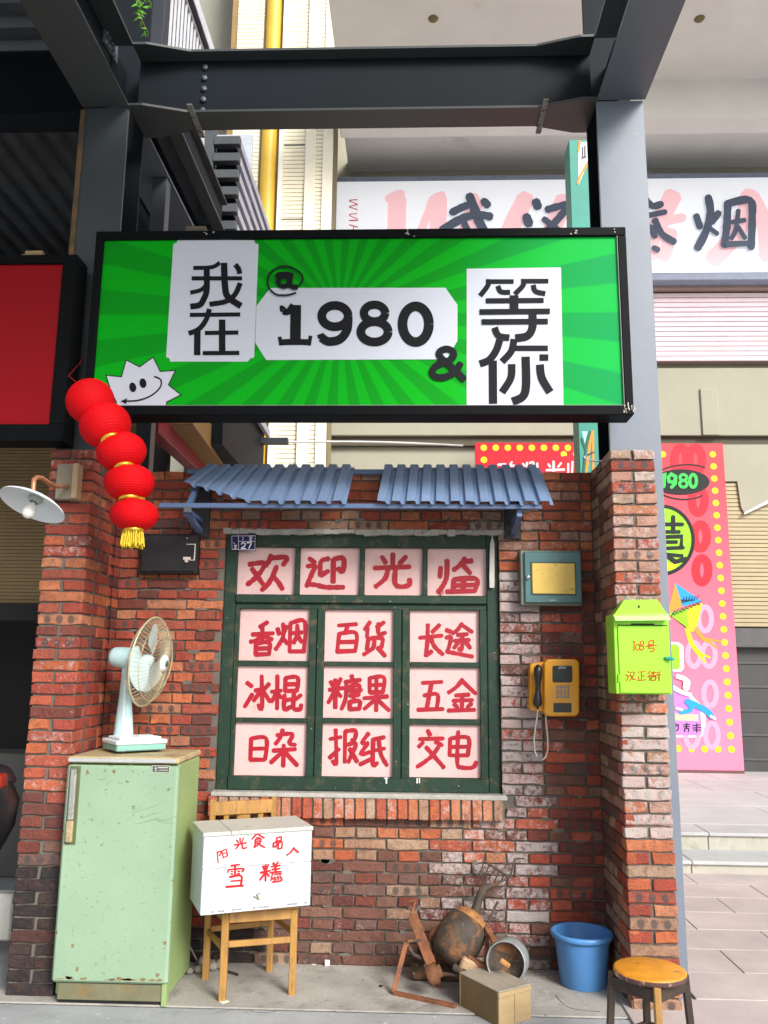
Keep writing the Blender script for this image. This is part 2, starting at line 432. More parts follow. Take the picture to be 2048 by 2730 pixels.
def lay(parent, items, limit=300):
    """items: (loc, rotz, length, colour, eff, spots, rank)"""
    items.sort(key=lambda a: -a[6])
    for loc, rz, L, c, e, sp, _ in items[:limit]:
        me = pick(L); base = .24 if me in STR else (.178 if me in HLF else .115)
        o = link('brick', me, parent, loc); o.rotation_euler = (0, random.uniform(-.012, .012), rz)
        o.scale = (L/base, 1, random.uniform(.96, 1.03)); o.color = (*c, e*.499+(.505 if sp else 0))
    rest = items[limit:]
    if rest:
        vs_, fs, cols = [], [], []
        for loc, rz, L, c, e, sp, _ in rest:
            me = pick(L); base = .24 if me in STR else (.178 if me in HLF else .115)
            mt = Matrix.Translation(loc) @ Matrix.Rotation(rz, 4, 'Z') @ Matrix.Diagonal((L/base, 1, 1, 1))
            o_ = len(vs_); vs_ += [tuple(mt @ v.co) for v in me.vertices]; fs += [tuple(i+o_ for i in p.vertices) for p in me.polygons]
            cols += [(*c, e*.499)]*len(me.vertices)
        me = bpy.data.meshes.new('bricks'); me.from_pydata(vs_, [], fs); me.materials.append(MBS)
        ca = me.color_attributes.new('bc', 'FLOAT_COLOR', 'POINT')
        for i, cc in enumerate(cols): ca.data[i].color = cc
        o = link('brickwork', me, parent); o['kind'] = 'stuff'
WY = 5.15; WX0, WX1 = -1.84, 1.10; NC = 46
WN = (-1.185, .525, 15*CH, 40*CH)          # window opening
wall = thing('brick_wall', 'weathered red brick kiosk wall around the green painted window', 'wall', (-.35, WY, 0))
m = MB()
for lo, hi in (((WX0-.3, WY+.015, 0), (WN[0], WY+.24, NC*CH-.004)), ((WN[1], WY+.015, 0), (WX1+.3, WY+.24, NC*CH-.004)),
               ((WN[0], WY+.015, 0), (WN[1], WY+.24, WN[2])), ((WN[0], WY+.015, WN[3]), (WN[1], WY+.24, NC*CH-.004))): m.box(lo, hi)
m.build('mortar', mortar_m, wall)
its = []
for k in range(NC):
    z = k*CH+.0315; odd = k % 2
    runs = [(WX0, WX1)]
    if WN[2] <= z <= WN[3]: runs = [(WX0, WN[0]), (WN[1], WX1)]
    for a, b in runs:
        if 12 < k < 15 and False: continue
        for u, L in course(a-(0 if odd else .065)*(1 if a == WX0 else 0), b, odd):
            if k in (13, 14) and WN[0]-.02 < u < WN[1]+.02: continue
            if k == 40 and WN[0] < u < WN[1] and False: continue
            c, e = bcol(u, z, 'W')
            sp = L > .2 and random.random() < .33
            vis = 1.0
            if u < -1.25 and z < 1.15: vis = .05            # behind the refrigerator
            its.append((Vector((u, WY+random.uniform(-.003, .003), z)), 0, L-.0, c, e, sp, vis*L*(1+random.uniform(0, .2))))
lay(wall, its)
m = MB(); random.seed(21)
for i in range(170):
    x = random.uniform(WX0, WX1); k = random.randint(1, NC-2); z = k*CH+random.uniform(-.006, .006)
    if WN[0]-.05 < x < WN[1]+.05 and 12.5*CH < z < WN[3]+.05: continue
    w_, h_ = random.uniform(.01, .05), random.uniform(.006, .018)
    m.prism([Vector((x+w_*math.cos(a)*random.uniform(.6, 1.2), WY-.0005, z+h_*math.sin(a)*random.uniform(.6, 1.2))) for a in [2*math.pi*j/9 for j in range(9)]], (0, .012, 0))
o = m.build('mortar_smear', mortar_m, wall); o['kind'] = 'stuff'
# soldier course under the window, standing proud
m = MB(); m.box((-1.20, WY-.045, 12.95*CH), (.53, WY+.05, 15*CH-.018)); m.build('sill_bed', mortar_m, wall)
sd_me = []
for _ in range(5):
    bm = bmesh.new(); bmesh.ops.create_cube(bm, size=1)
    for v in bm.verts: v.co = Vector((v.co.x*.052, (v.co.y+.5)*.1, v.co.z*.116))
    bmesh.ops.bevel(bm, geom=list(bm.edges), offset=.004, segments=1, affect='EDGES')
    for v in bm.verts: v.co += Vector((random.uniform(-.0015, .0015) for _ in range(3)))
    me = bpy.data.meshes.new('sill_brick'); bm.to_mesh(me); bm.free(); me.materials.append(MB_); sd_me.append(me)
for i in range(28):
    u = -1.175+i*.0618
    o = link('sill_brick', random.choice(sd_me), wall, (u, WY-.057+random.uniform(-.003, .003), 12.95*CH+.052+random.uniform(-.002, .002)))
    r = random.random(); c = random.choice(PAL['org'] if r < .5 else (PAL['tan'] if r < .8 else PAL['red'])); o.color = (*c, random.uniform(.1, .3))
cem = M('cement_render', (.36, .35, .32), .9, var=.3, scale=12, bmp=.8)
m = MB(); m.box((-1.19, WY-.062, 15*CH-.020), (.545, WY+.09, 15*CH+.006), .006, jit=.003); m.build('cement_ledge', cem, wall)
m = MB()
for i in range(34):
    x = -1.2+i*.052; m.box((x, WY-.004, WN[3]-.022-random.uniform(0, .012)), (x+.055, WY+.06, WN[3]+.006), .004, jit=.004)
m.build('lintel_mortar', cem, wall)

def pillar(x0, x1, inner, side, label):
    """brick casing, inner=+1 return faces +x, -1 return faces -x"""
    t = thing('brick_pillar', label, 'pillar', ((x0+x1)/2, 4.6, 0), 'brick pillars at both ends of the kiosk')
    m = MB(); m.box((x0+.010, 4.613, 0), (x1-.010, WY+.2, NC*CH-.004)); m.build('mortar', mortar_m, t)
    its = []
    for k in range(NC):
        z = k*CH+.0315; odd = k % 2; jx = random.uniform(-.003, .003)
        if odd: rows = [(x0+.057, .115), (x1-.057, .115)]
        else: rows = [((x0+x1)/2, .242)]
        for u, L in rows:
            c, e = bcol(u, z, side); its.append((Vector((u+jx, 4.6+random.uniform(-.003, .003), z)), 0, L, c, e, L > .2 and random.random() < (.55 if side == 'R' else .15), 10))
        xs = x1 if inner > 0 else x0; y = 4.6
        seq = [.24, .115, .24] if odd else [.115, .24, .24]
        for i, L in enumerate(seq):
            if y+L > WY: L = WY-y
            if L < .03: break
            c, e = bcol(xs, z, side+'s')
            if i == 0: c = its[-1][3]
            its.append((Vector((xs+inner*(.0)+jx*.3, y+L/2, z)), rad(90) if inner > 0 else rad(-90), L-.008, c, e, False, 5))
            y += L+.01
    lay(t, its); return t
# rotated brick: local face -Y must look to +x (inner=1) -> rotate +90deg; to -x -> -90deg
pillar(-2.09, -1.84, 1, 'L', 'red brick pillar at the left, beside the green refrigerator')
pillar(1.10, 1.345, -1, 'R', 'pale brick pillar at the right carrying the lime green letter box')

# ================================================================ STEELWORK
def ibeam(name, a, b, wd, ht, label, cat='beam', group=None, tf=.016, tw=.012, mat=None, matf=None, flare=None):
    mat = mat or steel_dk
    """I section from a to b (axis on the underside centre line, horizontal)"""
    a = Vector(a); b = Vector(b); t = thing(name, label, cat, a, group); d = (b-a).normalized(); x = Vector((d.y, -d.x, 0))
    up = Vector((0, 0, 1)); L = (b-a).length
    def flange(z0):
        m = MB(); c = a+up*z0; pr = [(0, wd), (L, wd)]
        if flare: w2, fl = flare; pr = [(0, w2), (fl*.25, w2), (fl, wd), (L-fl, wd), (L-fl*.25, w2), (L, w2)]
        pts = [c+d*s+x*(q/2) for s, q in pr]+[c+d*s-x*(q/2) for s, q in reversed(pr)]
        m.prism(pts, (0, 0, tf)); return m
    flange(0).build('bottom_flange', matf or mat, t); flange(ht-tf).build('top_flange', matf or mat, t)
    m = MB(); m.bar(a+up*(ht/2), b+up*(ht/2), tw, ht-2*tf); m.build('web', mat, t)
    return t
GZ = 5.20; BH = .46
MIDS0 = M('beam_flange_steel', (.050, .057, .058), .42, var=.12, scale=3, bmp=.05)  # same steel paint, shade put in, less than on the webs
steel_dk = M('beam_web_steel', (.008, .012, .016), .6, var=.15, scale=3, bmp=.04)  # same steel paint with the shade of webs and column backs put in
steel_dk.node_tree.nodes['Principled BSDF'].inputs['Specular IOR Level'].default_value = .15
bt = ibeam('steel_beam', (-1.84, 4.9, GZ), (1.14, 4.9, GZ), .19, BH, 'wide dark steel cross beam high above the green sign', group='steel frame beams', flare=(.34, .36), matf=MIDS0)
m = MB()
for x0 in (-1.46, .80):
    m.box((x0, 4.72, GZ-.012), (x0+.035, 5.06, GZ-.001), .002)
m.build('splice_strip', S('weathered_zinc', (.22, .22, .2), .6, wear=((.05, .05, .05), .5, .6, 40)), bt)
bm_ = MB(); bm_.smooth = True
for k in range(5): bm_.lathe([(0, .0), (.02, 0), (.02, .012), (.0, .014)], Matrix.Translation((-1.40, 4.892, GZ+.07+k*.08)) @ Matrix.Rotation(rad(90), 4, 'X'), 6)
bm_.build('bolt_row', steel_m, bt)
ibeam('steel_beam', (-7, 4.9, GZ), (-2.15, 4.9, GZ), .19, BH, 'dark steel beam running left into the covered shop', group='steel frame beams')
ibeam('steel_beam', (-1.99, 4.745, GZ), (-1.99, .8, GZ), .30, BH, 'grey steel beam overhead from the left column towards the viewer', group='steel frame beams', mat=steel_dk, matf=MIDS0)
ibeam('steel_beam', (1.29, 4.745, GZ), (1.29, .8, GZ), .30, BH, 'grey steel beam overhead from the right column towards the viewer', group='steel frame beams', mat=steel_m)
def hcol(x0, x1, fm, label):
    t = thing('steel_column', label, 'column', ((x0+x1)/2, 4.9, 0), 'steel columns of the frame')
    bx('front_flange', (x0, 4.75, 0), (x1, 4.768, GZ-.002), fm, t, .003)
    bx('back_flange', (x0, 5.032, 0), (x1, 5.05, 6.3), steel_dk, t, .003)
    bx('web', ((x0+x1)/2-.007, 4.768, 0), ((x0+x1)/2+.007, 5.032, GZ+BH), steel_dk, t, 0)
    return t
MIDS = M('mid_steel', (.058, .070, .078), .42, var=.12, scale=3, bmp=.05)  # column steel with the left side's shade put into its colour
bt2 = [q for q in C.objects if q.name.startswith('steel_beam')][2]
pz_ = [PX(x, y, -1.982) for x, y in ((277, 66), (312, 118), (310, 172), (273, 110))]
m = MB(); m.prism(pz_, (.008, 0, 0)); m.build('splice_plate', steel_m, bt2)
bq = MB(); bq.smooth = True; bq.lathe([(0, .014), (.016, .013), (.019, 0)], Matrix.Rotation(rad(90), 4, 'Y'), 8); bq = bq.data('bolt', steel_m); fixn(bq)
for x, y in ((285, 88), (292, 100), (283, 112), (300, 116), (301, 130), (291, 124), (302, 145)):
    p = PX(x, y, -1.972); link('bolt', bq, bt2, p)
hcol(-2.135, -1.84, MIDS, 'dark steel column behind the left brick pillar, rusty on its edge')
o = bx('rust_streak', (-2.15, 4.735, 3.0), (-2.118, 4.752, 5.18), S('ochre_rust', (.23, .13, .05), .75, var=.4, wear=((.10, .075, .05), .4, .6, 6)), [q for q in C.objects if q.name == 'steel_column'][0], .004)
hcol(1.135, 1.43, M('light_steel', (.175, .205, .255), .34, var=.10, scale=2, bmp=.05, speck=((.6, .6, .6), .76, .79, 45)), 'light grey steel column behind the right brick pillar')  # same column steel, sky light from the right put into its colour
# beams receding behind the left column
ibeam('steel_beam', (-1.99, 5.06, 5.26), (-1.99, 7.4, 5.26), .30, .40, 'steel beam receding behind the left column', group='steel frame beams', matf=steel_m)
ibeam('steel_beam', (-1.755, 5.3, 5.50), (-1.755, 6.9, 5.50), .10, .30, 'rusty edged steel beam receding beside the louvre tower', group='steel frame beams', matf=MIDS0)
t = thing('steel_post', 'slender steel post behind the left column', 'post', (-1.9, 5.67, 0))
bx('shaft', (-1.96, 5.62, 0), (-1.852, 5.72, 5.255), MIDS, t)
# corrugated deck over the shop on the left
deck_m = S('galvanised_deck', (.09, .10, .11), .45, metal=.4, var=.3, scale=5)
m = MB()
y = 1.2; z0 = GZ+BH+.01
pts = []
while y < 7.6: pts += [(y, z0), (y+.07, z0), (y+.10, z0+.05), (y+.17, z0+.05), (y+.20, z0)]; y += .2
v = []; f = []
for i, (yy, zz_) in enumerate(pts): v += [(-7, yy, zz_), (-2.05, yy, zz_)]
for i in range(len(pts)-1): f.append((2*i, 2*i+1, 2*i+3, 2*i+2))
m.add(v, f); dk = m.build('roof_deck', deck_m); tag(dk, 'dark corrugated metal deck roofing the shop on the left', 'roof')
m = MB()
pts = []; x = -7
while x < -2.2: pts += [(x, 5.60), (x+.06, 5.60), (x+.08, 5.55), (x+.14, 5.55), (x+.16, 5.6)]; x += .16
v = []; f = []
for xx, zz_ in pts: v += [(xx, 5.15, zz_-.2), (xx, 7.5, zz_-.2)]
for i in range(len(pts)-1): f.append((2*i, 2*i+1, 2*i+3, 2*i+2))
m.add(v, f); tag(m.build('ceiling_deck', deck_m), 'ribbed steel ceiling sheet behind the left beam', 'ceiling')
m = MB()
pts = []; y = 1.0
while y < 4.0: pts += [(y, z0), (y+.07, z0), (y+.10, z0+.05), (y+.17, z0+.05), (y+.20, z0)]; y += .2
v = []; f = []
for yy, zz_ in pts: v += [(-2.0, yy, zz_), (1.45, yy, zz_)]
for i in range(len(pts)-1): f.append((2*i, 2*i+1, 2*i+3, 2*i+2))
m.add(v, f); tag(m.build('walkway_roof', deck_m), 'corrugated deck carried by the two side beams over the walkway', 'roof')  # out of view, added to block sky and sun from the front
# dark shop interior on the left
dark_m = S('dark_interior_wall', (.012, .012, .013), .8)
tag(bx('interior_wall', (-8, 7.5, 0), (-2.3, 7.6, 5.7), dark_m), 'dark wall deep inside the neighbouring shop', 'wall')
t = thing('tiled_wall', 'brown mosaic tiled wall left of the brick pillar', 'wall', (-3.4, 6.0, 1.7))
p0 = PY(0, 1160, 6.0); p1 = PY(150, 1612, 6.0)
bt_m = S('brown_tile', (.27, .18, .08), .6, var=.2, scale=4)
bx('wall_body', (-6, 6.0, p1.z), (-2.0, 6.1, p0.z+.9), S('tile_grout_brown', (.16, .11, .055), .8), t, 0)
m = MB(); z = p1.z+.01
while z < p0.z+.9: m.box((-6, 5.992, z), (-2.0, 5.999, z+.022)); z += .026
o = m.build('tile_rows', bt_m, t); o['kind'] = 'stuff'
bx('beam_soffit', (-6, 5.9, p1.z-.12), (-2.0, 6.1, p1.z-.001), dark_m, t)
tag(bx('door_panel', (-2.62, 6.25, 0), (-2.30, 6.32, p1.z-.13), S('maroon_door', (.035, .012, .016), .5)), 'narrow maroon door leaf in the dark doorway', 'door')
tag(bx('shop_counter', (-4.6, 7.0, 0), (-2.35, 7.4, .95), S('grey_counter', (.10, .10, .095), .7)), 'pale counter inside the dark shop', 'counter')

# ================================================================ BACKGROUND BUILDING
cream = S('cream_render', (.36, .35, .275), .85, var=.10, scale=1.2, bmp=.1, wear=((.38, .36, .26), .62, .85, 1.3))
soff = S('soffit_paint', (.84, .83, .79), .85, var=.10, scale=.9, bmp=.08, wear=((.42, .40, .30), .62, .85, .8))
BYW = 12.8
t = thing('arcade_building', 'cream concrete building with high soffit behind the kiosk', 'building', (2, BYW, 0))
bx('back_wall', (-14, BYW, 0), (14, BYW+.2, 12), cream, t, 0)
zt = PY(1200, 455, BYW).z
yb = 10.9
zb = PY(1900, 316, yb).z; za = PY(1900, 213, yb).z
bx('soffit_slab', (-1.12, 9.1, za), (14, yb, za+.25), soff, t, 0)
bx('downstand_beam', (-1.12, yb, zb), (14, yb+.35, za+.25), soff, t, .01)
bx('soffit_slab', (-1.12, yb+.35, zt), (14, BYW-.002, zt+.2), soff, t, 0)
def rectY(Y, a, b):      # box corners on plane Y from two photo pixels
    p = PY(*a, Y); q = PY(*b, Y); return min(p.x, q.x), max(p.x, q.x), min(p.z, q.z), max(p.z, q.z)
# ceiling drain stains as small round fittings
for (x, y) in ((1155, 52), (1865, 52)):
    p = PZ(x, y, za-.012); m = MB(); m.lathe([(0, -.015), (.05, -.012), (.07, .012)], Matrix.Translation(p), 16)
    m.build('drain_outlet', S('drain_brown', (.22, .18, .08), .8), t)
# horizontal beam over the posters and its lines
x0, x1, z0, z1 = rectY(12.7, (1765, 1165), (2100, 985))
bx('lintel_beam', (-4, 12.62, z0), (9, BYW-.002, z1), cream, t, .01)
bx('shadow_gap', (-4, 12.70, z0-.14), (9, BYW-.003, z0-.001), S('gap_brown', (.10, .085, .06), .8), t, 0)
bx('pilaster', (PY(1870, 1000, 12.5).x, 12.585, z0), (PY(1915, 1000, 12.5).x, 12.62, z1-.35), cream, t, .008)
# pink roller shutter under the white sign
sh = thing('roller_shutter', 'pale pink slatted shutter band beneath the white shop sign', 'shutter', (4, 12.6, 6.5))
za_, zb_ = PY(1900, 962, 12.6).z, PY(1900, 780, 12.6).z
pk = S('pink_shutter', (.82, .66, .72), .6, var=.08)
bx('shutter_back', (-1, 12.63, za_), (9, 12.78, zb_), S('shutter_gap', (.33, .24, .24), .7), sh, 0)
nsl = 14; st = (zb_-za_)/nsl
sme_ = MB(); sme_.box((-5, 0, .004), (5, .03, st-.006), .006); sme_ = sme_.data('slat', pk)
for i in range(nsl): link('slat', sme_, sh, (4, 12.6, za_+i*st))
bx('head_rail', (-1, 12.50, zb_+.02), (9, 12.78, zb_+.11), S('rail_brown', (.40, .28, .25), .7), sh, .005)
bx('ledge', (-1, 12.42, zb_+.12), (9, 12.78, zb_+.27), S('peach_ledge', (.85, .72, .63), .7), sh, .008)
# right: tiled wall and dark shutter
t2 = thing('tiled_wall', 'beige striped tile wall right of the red poster', 'wall', (5, 12.6, 2))
xl = PY(1925, 1500, 12.6).x; z1_, z0_ = PY(2000, 1282, 12.6).z, PY(2000, 1672, 12.6).z
bx('wall_body', (xl, 12.6, z0_), (9, 12.79, z1_), S('tile_grout', (.20, .17, .10), .8), t2, 0)
m = MB(); z = z0_+.01; k = 0
while z < z1_-.04: m.box((xl, 12.585, z), (9, 12.599, z+.05)); z += .062
o = m.build('tile_rows', S('beige_tile', (.42, .35, .21), .55, var=.12, scale=3), t2); o['kind'] = 'stuff'
t3 = thing('dark_shutter', 'dark grey closed shop front below the beige tiles', 'shutter', (5, 12.55, 1))
bx('panel', (xl, 12.60, .26), (9, 12.79, z0_-.14), S('charcoal_panel', (.045, .045, .048), .5), t3, 0)
bx('head_box', (xl, 12.45, z0_-.30), (9, 12.79, z0_-.02), S('charcoal_head', (.08, .08, .085), .4), t3, .01)
for i in range(5): bx('rail', (xl, 12.58, .42+i*.34), (9, 12.60, .45+i*.34), S('charcoal_head', (.08, .08, .085), .4), t3, .002)
# sloping underside of the stair at far right
m = MB(); Yq = 12.55
m.prism([PY(1925, 1185, Yq), PY(2120, 1185, Yq), PY(2120, 1300, Yq), PY(1985, 1368, Yq), PY(1976, 1350, Yq), PY(1966, 1283, Yq), PY(1925, 1283, Yq)], (0, .04, 0))
tag(m.build('stair_soffit', cream), 'sloping pale underside of a staircase right of the poster', 'staircase')
m = MB(); m.prism([PY(1985, 1366, 12.5), PY(2120, 1296, 12.5), PY(2120, 1308, 12.5), PY(1985, 1372, 12.5)], (0, .04, 0))
tag(m.build('stair_edge_strip', S('light_edge', (.7, .68, .62), .7)), 'pale edge strip under the sloping staircase', 'trim')

# tall tiled pier with the yellow rain pipe
PYv = 11.2
t = thing('tiled_pier', 'tall cream tiled pier with a yellow pipe recess above the awning', 'pier', (-2, PYv, 0))
def vx(x, Y=PYv): return (PY(x, 400, Y).x)
xs = [vx(q) for q in (603, 618, 690, 745, 815, 838, 872, 888)]
tile = S('cream_tile', (.86, .80, .62), .5, var=.08, scale=3, bmp=.05)
grout = S('cream_grout', (.24, .20, .11), .85)
crm2 = S('cream_pilaster', (.88, .83, .68), .6, var=.08, wear=((.60, .52, .30), .6, .85, 1.5))
bx('core', (xs[0], PYv+.03, 2.5), (xs[7], PYv+.7, 13), grout, t, 0)
bx('return_face', (xs[0]-.01, PYv+.02, 2.5), (xs[1]-.003, PYv+.75, 13), S('brown_return', (.30, .19, .07), .7, var=.2), t, 0)
def tiles(x0, x1, Y):
    m = MB(); z = 2.6
    while z < 12.8: m.box((x0, Y, z), (x1, Y+.03, z+.055)); z += .066
    o = m.build('tile_rows', tile, t); o['kind'] = 'stuff'
tiles(xs[1], xs[2], PYv); tiles(xs[3]+.07, xs[4], PYv); tiles(xs[5]+.03, xs[6]-.06, PYv-.02)
bx('pilaster', (xs[4]+.002, PYv-.05, 2.5), (xs[5]+.028, PYv+.03, 13), crm2, t, .004)
bx('pilaster', (xs[6]-.058, PYv-.05, 2.5), (xs[7], PYv+.1, 13), crm2, t, .004)
bx('pipe_jamb', (xs[3], PYv-.06, 2.5), (xs[3]+.068, PYv+.03, 13), S('ivory_strip', (.90, .88, .80), .6), t, .004)
m = MB(); m.lathe([(.115, 2.5), (.115, 13)], Matrix.Translation(((xs[2]+xs[3])/2-.005, PYv+.02, 0)), 20); m.build('rain_pipe', S('yellow_pipe', (.72, .45, .05), .45, var=.1), t)
m = MB()
for z in (4.3, 6.35, 6.85, 8.1, 9.3): m.box((xs[3]+.06, PYv-.003, z), (xs[4]-.01, PYv+.002, z+.018)); m.box((xs[1], PYv-.004, z+.6), (xs[2]-.01, PYv+.002, z+.615))
m.build('cable', S('dark_cable', (.03, .05, .05), .6), t)
# grey wall behind stair on the left of the pier
tag(bx('rear_wall', (-9, 11.9, 0), (xs[0]-.02, 12.1, 13), S('grey_green_render', (.30, .30, .25), .85, var=.15, scale=1)), 'plain grey green wall behind the steel stair', 'wall')

# louvre tower
louv = S('louvre_paint', (.06, .07, .075), .45, var=.12)
louv2 = S('louvre_side_paint', (.34, .35, .41), .5, var=.08)
LY = 7.0
pa = PY(566, 480, LY); pb = PY(633, 480, LY); LX0, LX1 = pa.x, pb.x
far = 9.1
t = thing('louvre_tower', 'grey steel louvre tower left of the tiled pier', 'louvre screen', (LX0, LY, 3))
bx('corner_post', (LX0-.09, LY-.01, 3.6), (LX0, LY+.10, 6.62), MIDS, t)
bx('backing', (LX0, LY+.10, 3.6), (LX1-.05, far, 6.62), steel_dk, t, 0)
z = 4.22
for i in range(14):
    m = MB(); m.box((LX0, LY-.02, z), (LX1+.012, LY+.05, z+.085), .004)
    m.build('slat', louv, t)
    m = MB(); m.box((LX1-.03, LY+.052, z+.0), (LX1+.012, far, z+.085), .003)
    m.build('side_slat', louv2, t)
    z += .172
# railing above
t = thing('balcony_railing', 'pale upright bars of a railing at the top left above the cross beam', 'railing', (-2.06, 6.0, 6.6))
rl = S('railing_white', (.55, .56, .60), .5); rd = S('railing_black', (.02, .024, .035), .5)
X_ = -2.059; bz = 6.0
for i in range(12):
    yy = 5.99+i*.098
    bx('baluster', (X_-.012, yy, bz), (X_+.008, yy+.022, 7.51), rl, t, .001)
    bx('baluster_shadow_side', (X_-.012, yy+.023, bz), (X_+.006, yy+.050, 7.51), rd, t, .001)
bx('corner_post', (PY(392, 60, 5.9).x, 5.86, bz), (PY(441, 60, 5.9).x, 5.98, 8.8), rd, t)
bx('bottom_rail', (X_-.02, 5.98, bz-.05), (X_+.012, 7.3, bz-.002), rd, t)
bx('top_rail', (X_-.02, 5.98, 7.512), (X_+.012, 7.35, 7.545), rl, t)
bx('handrail', (X_-.02, 5.98, 7.55), (X_+.05, 7.5, 7.70), rd, t)
bx('handrail_edge', (X_+.051, 5.98, 7.56), (X_+.062, 7.5, 7.70), rl, t, .002)
tag(bx('pale_partition', (-2.6, 7.62, 4.2), (-1.66, 7.68, 7.0), S('pale_blue_panel', (.42, .46, .52), .6)), 'pale blue grey partition glimpsed between the dark beams', 'partition')

# red and orange struts under the sign at the left
def strut(name, a, b, wd, ht, mat, label):
    m = MB(); m.bar(a, b, wd, ht, bv=.004); tag(m.build(name, mat), label, 'beam')
def atY(px, Y): return PY(px[0], px[1], Y)
a = atY((405, 1118), 6.0); strut('stair_stringer', a, atY((560, 1268), 8.3), .11, .2, S('maroon_paint', (.24, .015, .03), .5), 'dark red sloping stair stringer seen over the wall')
a = atY((480, 1095), 6.3); strut('stair_stringer', a, atY((575, 1225), 8.0), .22, .22, S('ochre_paint', (.30, .17, .05), .6), 'ochre sloping stringer beside the dark red one')
tag(bx('cross_rail', (-2.6, 8.9, PY(450, 1182, 8.9).z), (-1.4, 8.98, PY(450, 1166, 8.9).z), rd), 'dark rail crossing behind the red stringer', 'rail')
tag(bx('partition_wall', (-2.6, 9.1, 2.4), (-1.9, 9.16, 5), S('grey_panel_wall', (.40, .40, .36), .8)), 'light grey panel behind the red stringer', 'panel')
for a_, b_, w_ in (((705, 1178), (1230, 1180), .012),):
    m = MB(); pts = [PY(705+(i*(1235-705)/10), 1180-6*math.sin(i/10*math.pi)+ (i*.8), 9.0) for i in range(11)]
    m.tube(pts, .012, 6); tag(m.build('overhead_cable', S('white_cable', (.7, .7, .66), .5)), 'thin pale cable strung behind the awning', 'cable')

# ================================================================ WHITE BACKGROUND SIGN
t = thing('shop_sign', 'large white shop sign with pink letters and dark brush characters', 'sign', PY(1400, 600, 12.3), 'shop signs')
YS = 12.30
x0, x1, z0, z1 = rectY(YS, (888, 727), (2250, 482))
z1 = PY(1300, 482, YS).z; z0 = PY(1900, 727, YS).z
fr = S('sign_edge_blue', (.26, .31, .42), .5)
wh = S('white_acrylic', (.84, .87, .93), .35, var=.03, scale=.6, bmp=0, emis=.32)
bx('box', (x0-.10, YS, z0-.12), (x1, YS+.3, z1+.10), fr, t, .01)
bx('panel', (x0, YS-.012, z0), (x1, YS-.001, z1), wh, t, .0)
z2 = zz(1024, 0, 1.62); z1q = zz(0, 0, 1.62)
pink = S('pink_print', (.90, .56, .60), .5, var=.02, bmp=0, emis=.30)
red = S('red_print', (.72, .05, .06), .5, var=.02, bmp=0)
navy = S('slate_print', (.12, .15, .22), .5, var=.03, bmp=0)
zb3 = zz(880, 460, 4.1475)
text_part('lettering', [(100, (640, 300), (730, 250), (800, 235)), (205, (748, 290), (740, 460), (735, 660)), (95, (1140, 290), (1090, 430), (1010, 640)), (185, (1205, 290), (1200, 460), (1190, 660)), (90, (1190, 270), (1250, 245)), (110, (1600, 260), (1540, 420), (1480, 640))], zb3, 80, YS-.012, pink, t, jit=.0, dy=.002, xb=(980, 1450))
text_part('lettering', [(80, (610, 860), (560, 960), (520, 1060)), (80, (780, 860), (730, 980), (700, 1060)), (60, (400, 870), (370, 980), (330, 1060)),
    (80, (1250, 840), (1200, 940), (1150, 1050), (1160, 1100)), (40, (1190, 960), (1290, 940)), (60, (1240, 1000), (1210, 1110)),
    (80, (1580, 840), (1550, 950), (1480, 1060), (1420, 1120)), (70, (1590, 850), (1640, 960), (1655, 1110)), (70, (1730, 850), (1690, 960), (1650, 1110))], z2, 80, YS-.012, pink, t, jit=.04, dy=.002, xb=(330, 500, 900, 1400))
text_part('lettering', [(10, (305, 300), (215, 305)), (10, (215, 312), (305, 352)), (10, (305, 352), (215, 375)), (10, (215, 380), (305, 410)), (10, (300, 455), (222, 462), (228, 482), (305, 512)), (14, (215, 530), (305, 528)), (12, (215, 578), (308, 605)), (9, (262, 600), (256, 630))], zb3, 10, YS-.012, red, t, jit=.04, dy=.002, yb=(430, 550))
if 0: text_part('lettering', [(10, (1510, 865), (1535, 868), (1545, 880), (1530, 890), (1545, 900), (1530, 912), (1512, 905)), (10, (1515, 930), (1540, 925), (1548, 945), (1515, 950)), (10, (1515, 975), (1545, 970), (1520, 990))], z1q, 10, YS-.012, red, t, jit=.04, dy=.002, yb=(921, 962))
text_part('brush_characters', [(42, (370, 848), (390, 900), (408, 950), (440, 1015)), (32, (292, 918), (345, 892), (385, 880)), (36, (250, 995), (330, 947), (400, 927), (462, 936)), (30, (345, 962), (362, 995)), (36, (432, 870), (450, 888)),
    (38, (655, 868), (665, 895)), (40, (615, 935), (625, 965)), (32, (705, 905), (790, 885), (765, 930), (700, 1000)), (30, (690, 945), (760, 1000)), (30, (620, 1050), (650, 1000)),
    (30, (1130, 860), (1160, 890), (1200, 880)), (26, (1120, 935), (1215, 915)), (30, (1170, 950), (1200, 1010), (1255, 1045)), (26, (1150, 980), (1170, 1020)), (26, (1165, 1070), (1185, 1080)),
    (30, (1348, 930), (1365, 980)), (34, (1400, 850), (1410, 920), (1390, 1000), (1355, 1070)), (30, (1445, 920), (1415, 960)), (24, (1400, 980), (1440, 1010)), (34, (1485, 880), (1480, 980), (1470, 1060)), (34, (1480, 880), (1580, 865), (1590, 950), (1585, 1070)), (22, (1500, 960), (1560, 950)), (22, (1530, 910), (1520, 990), (1500, 1030)), (20, (1530, 980), (1560, 1030)), (26, (1480, 1055), (1590, 1050))],
    z2, 30, YS-.040, navy, t, jit=.10, dy=.002, xb=(560, 900, 1300))
m = MB()
for y in (500, 548): p = PY(877, y, YS+.1); m.box((p.x-.2, YS+.05, p.z-.03), (p.x+.05, YS+.2, p.z+.03), .004)
m.build('wall_bracket', S('bracket_brown', (.12, .07, .06), .6), t)

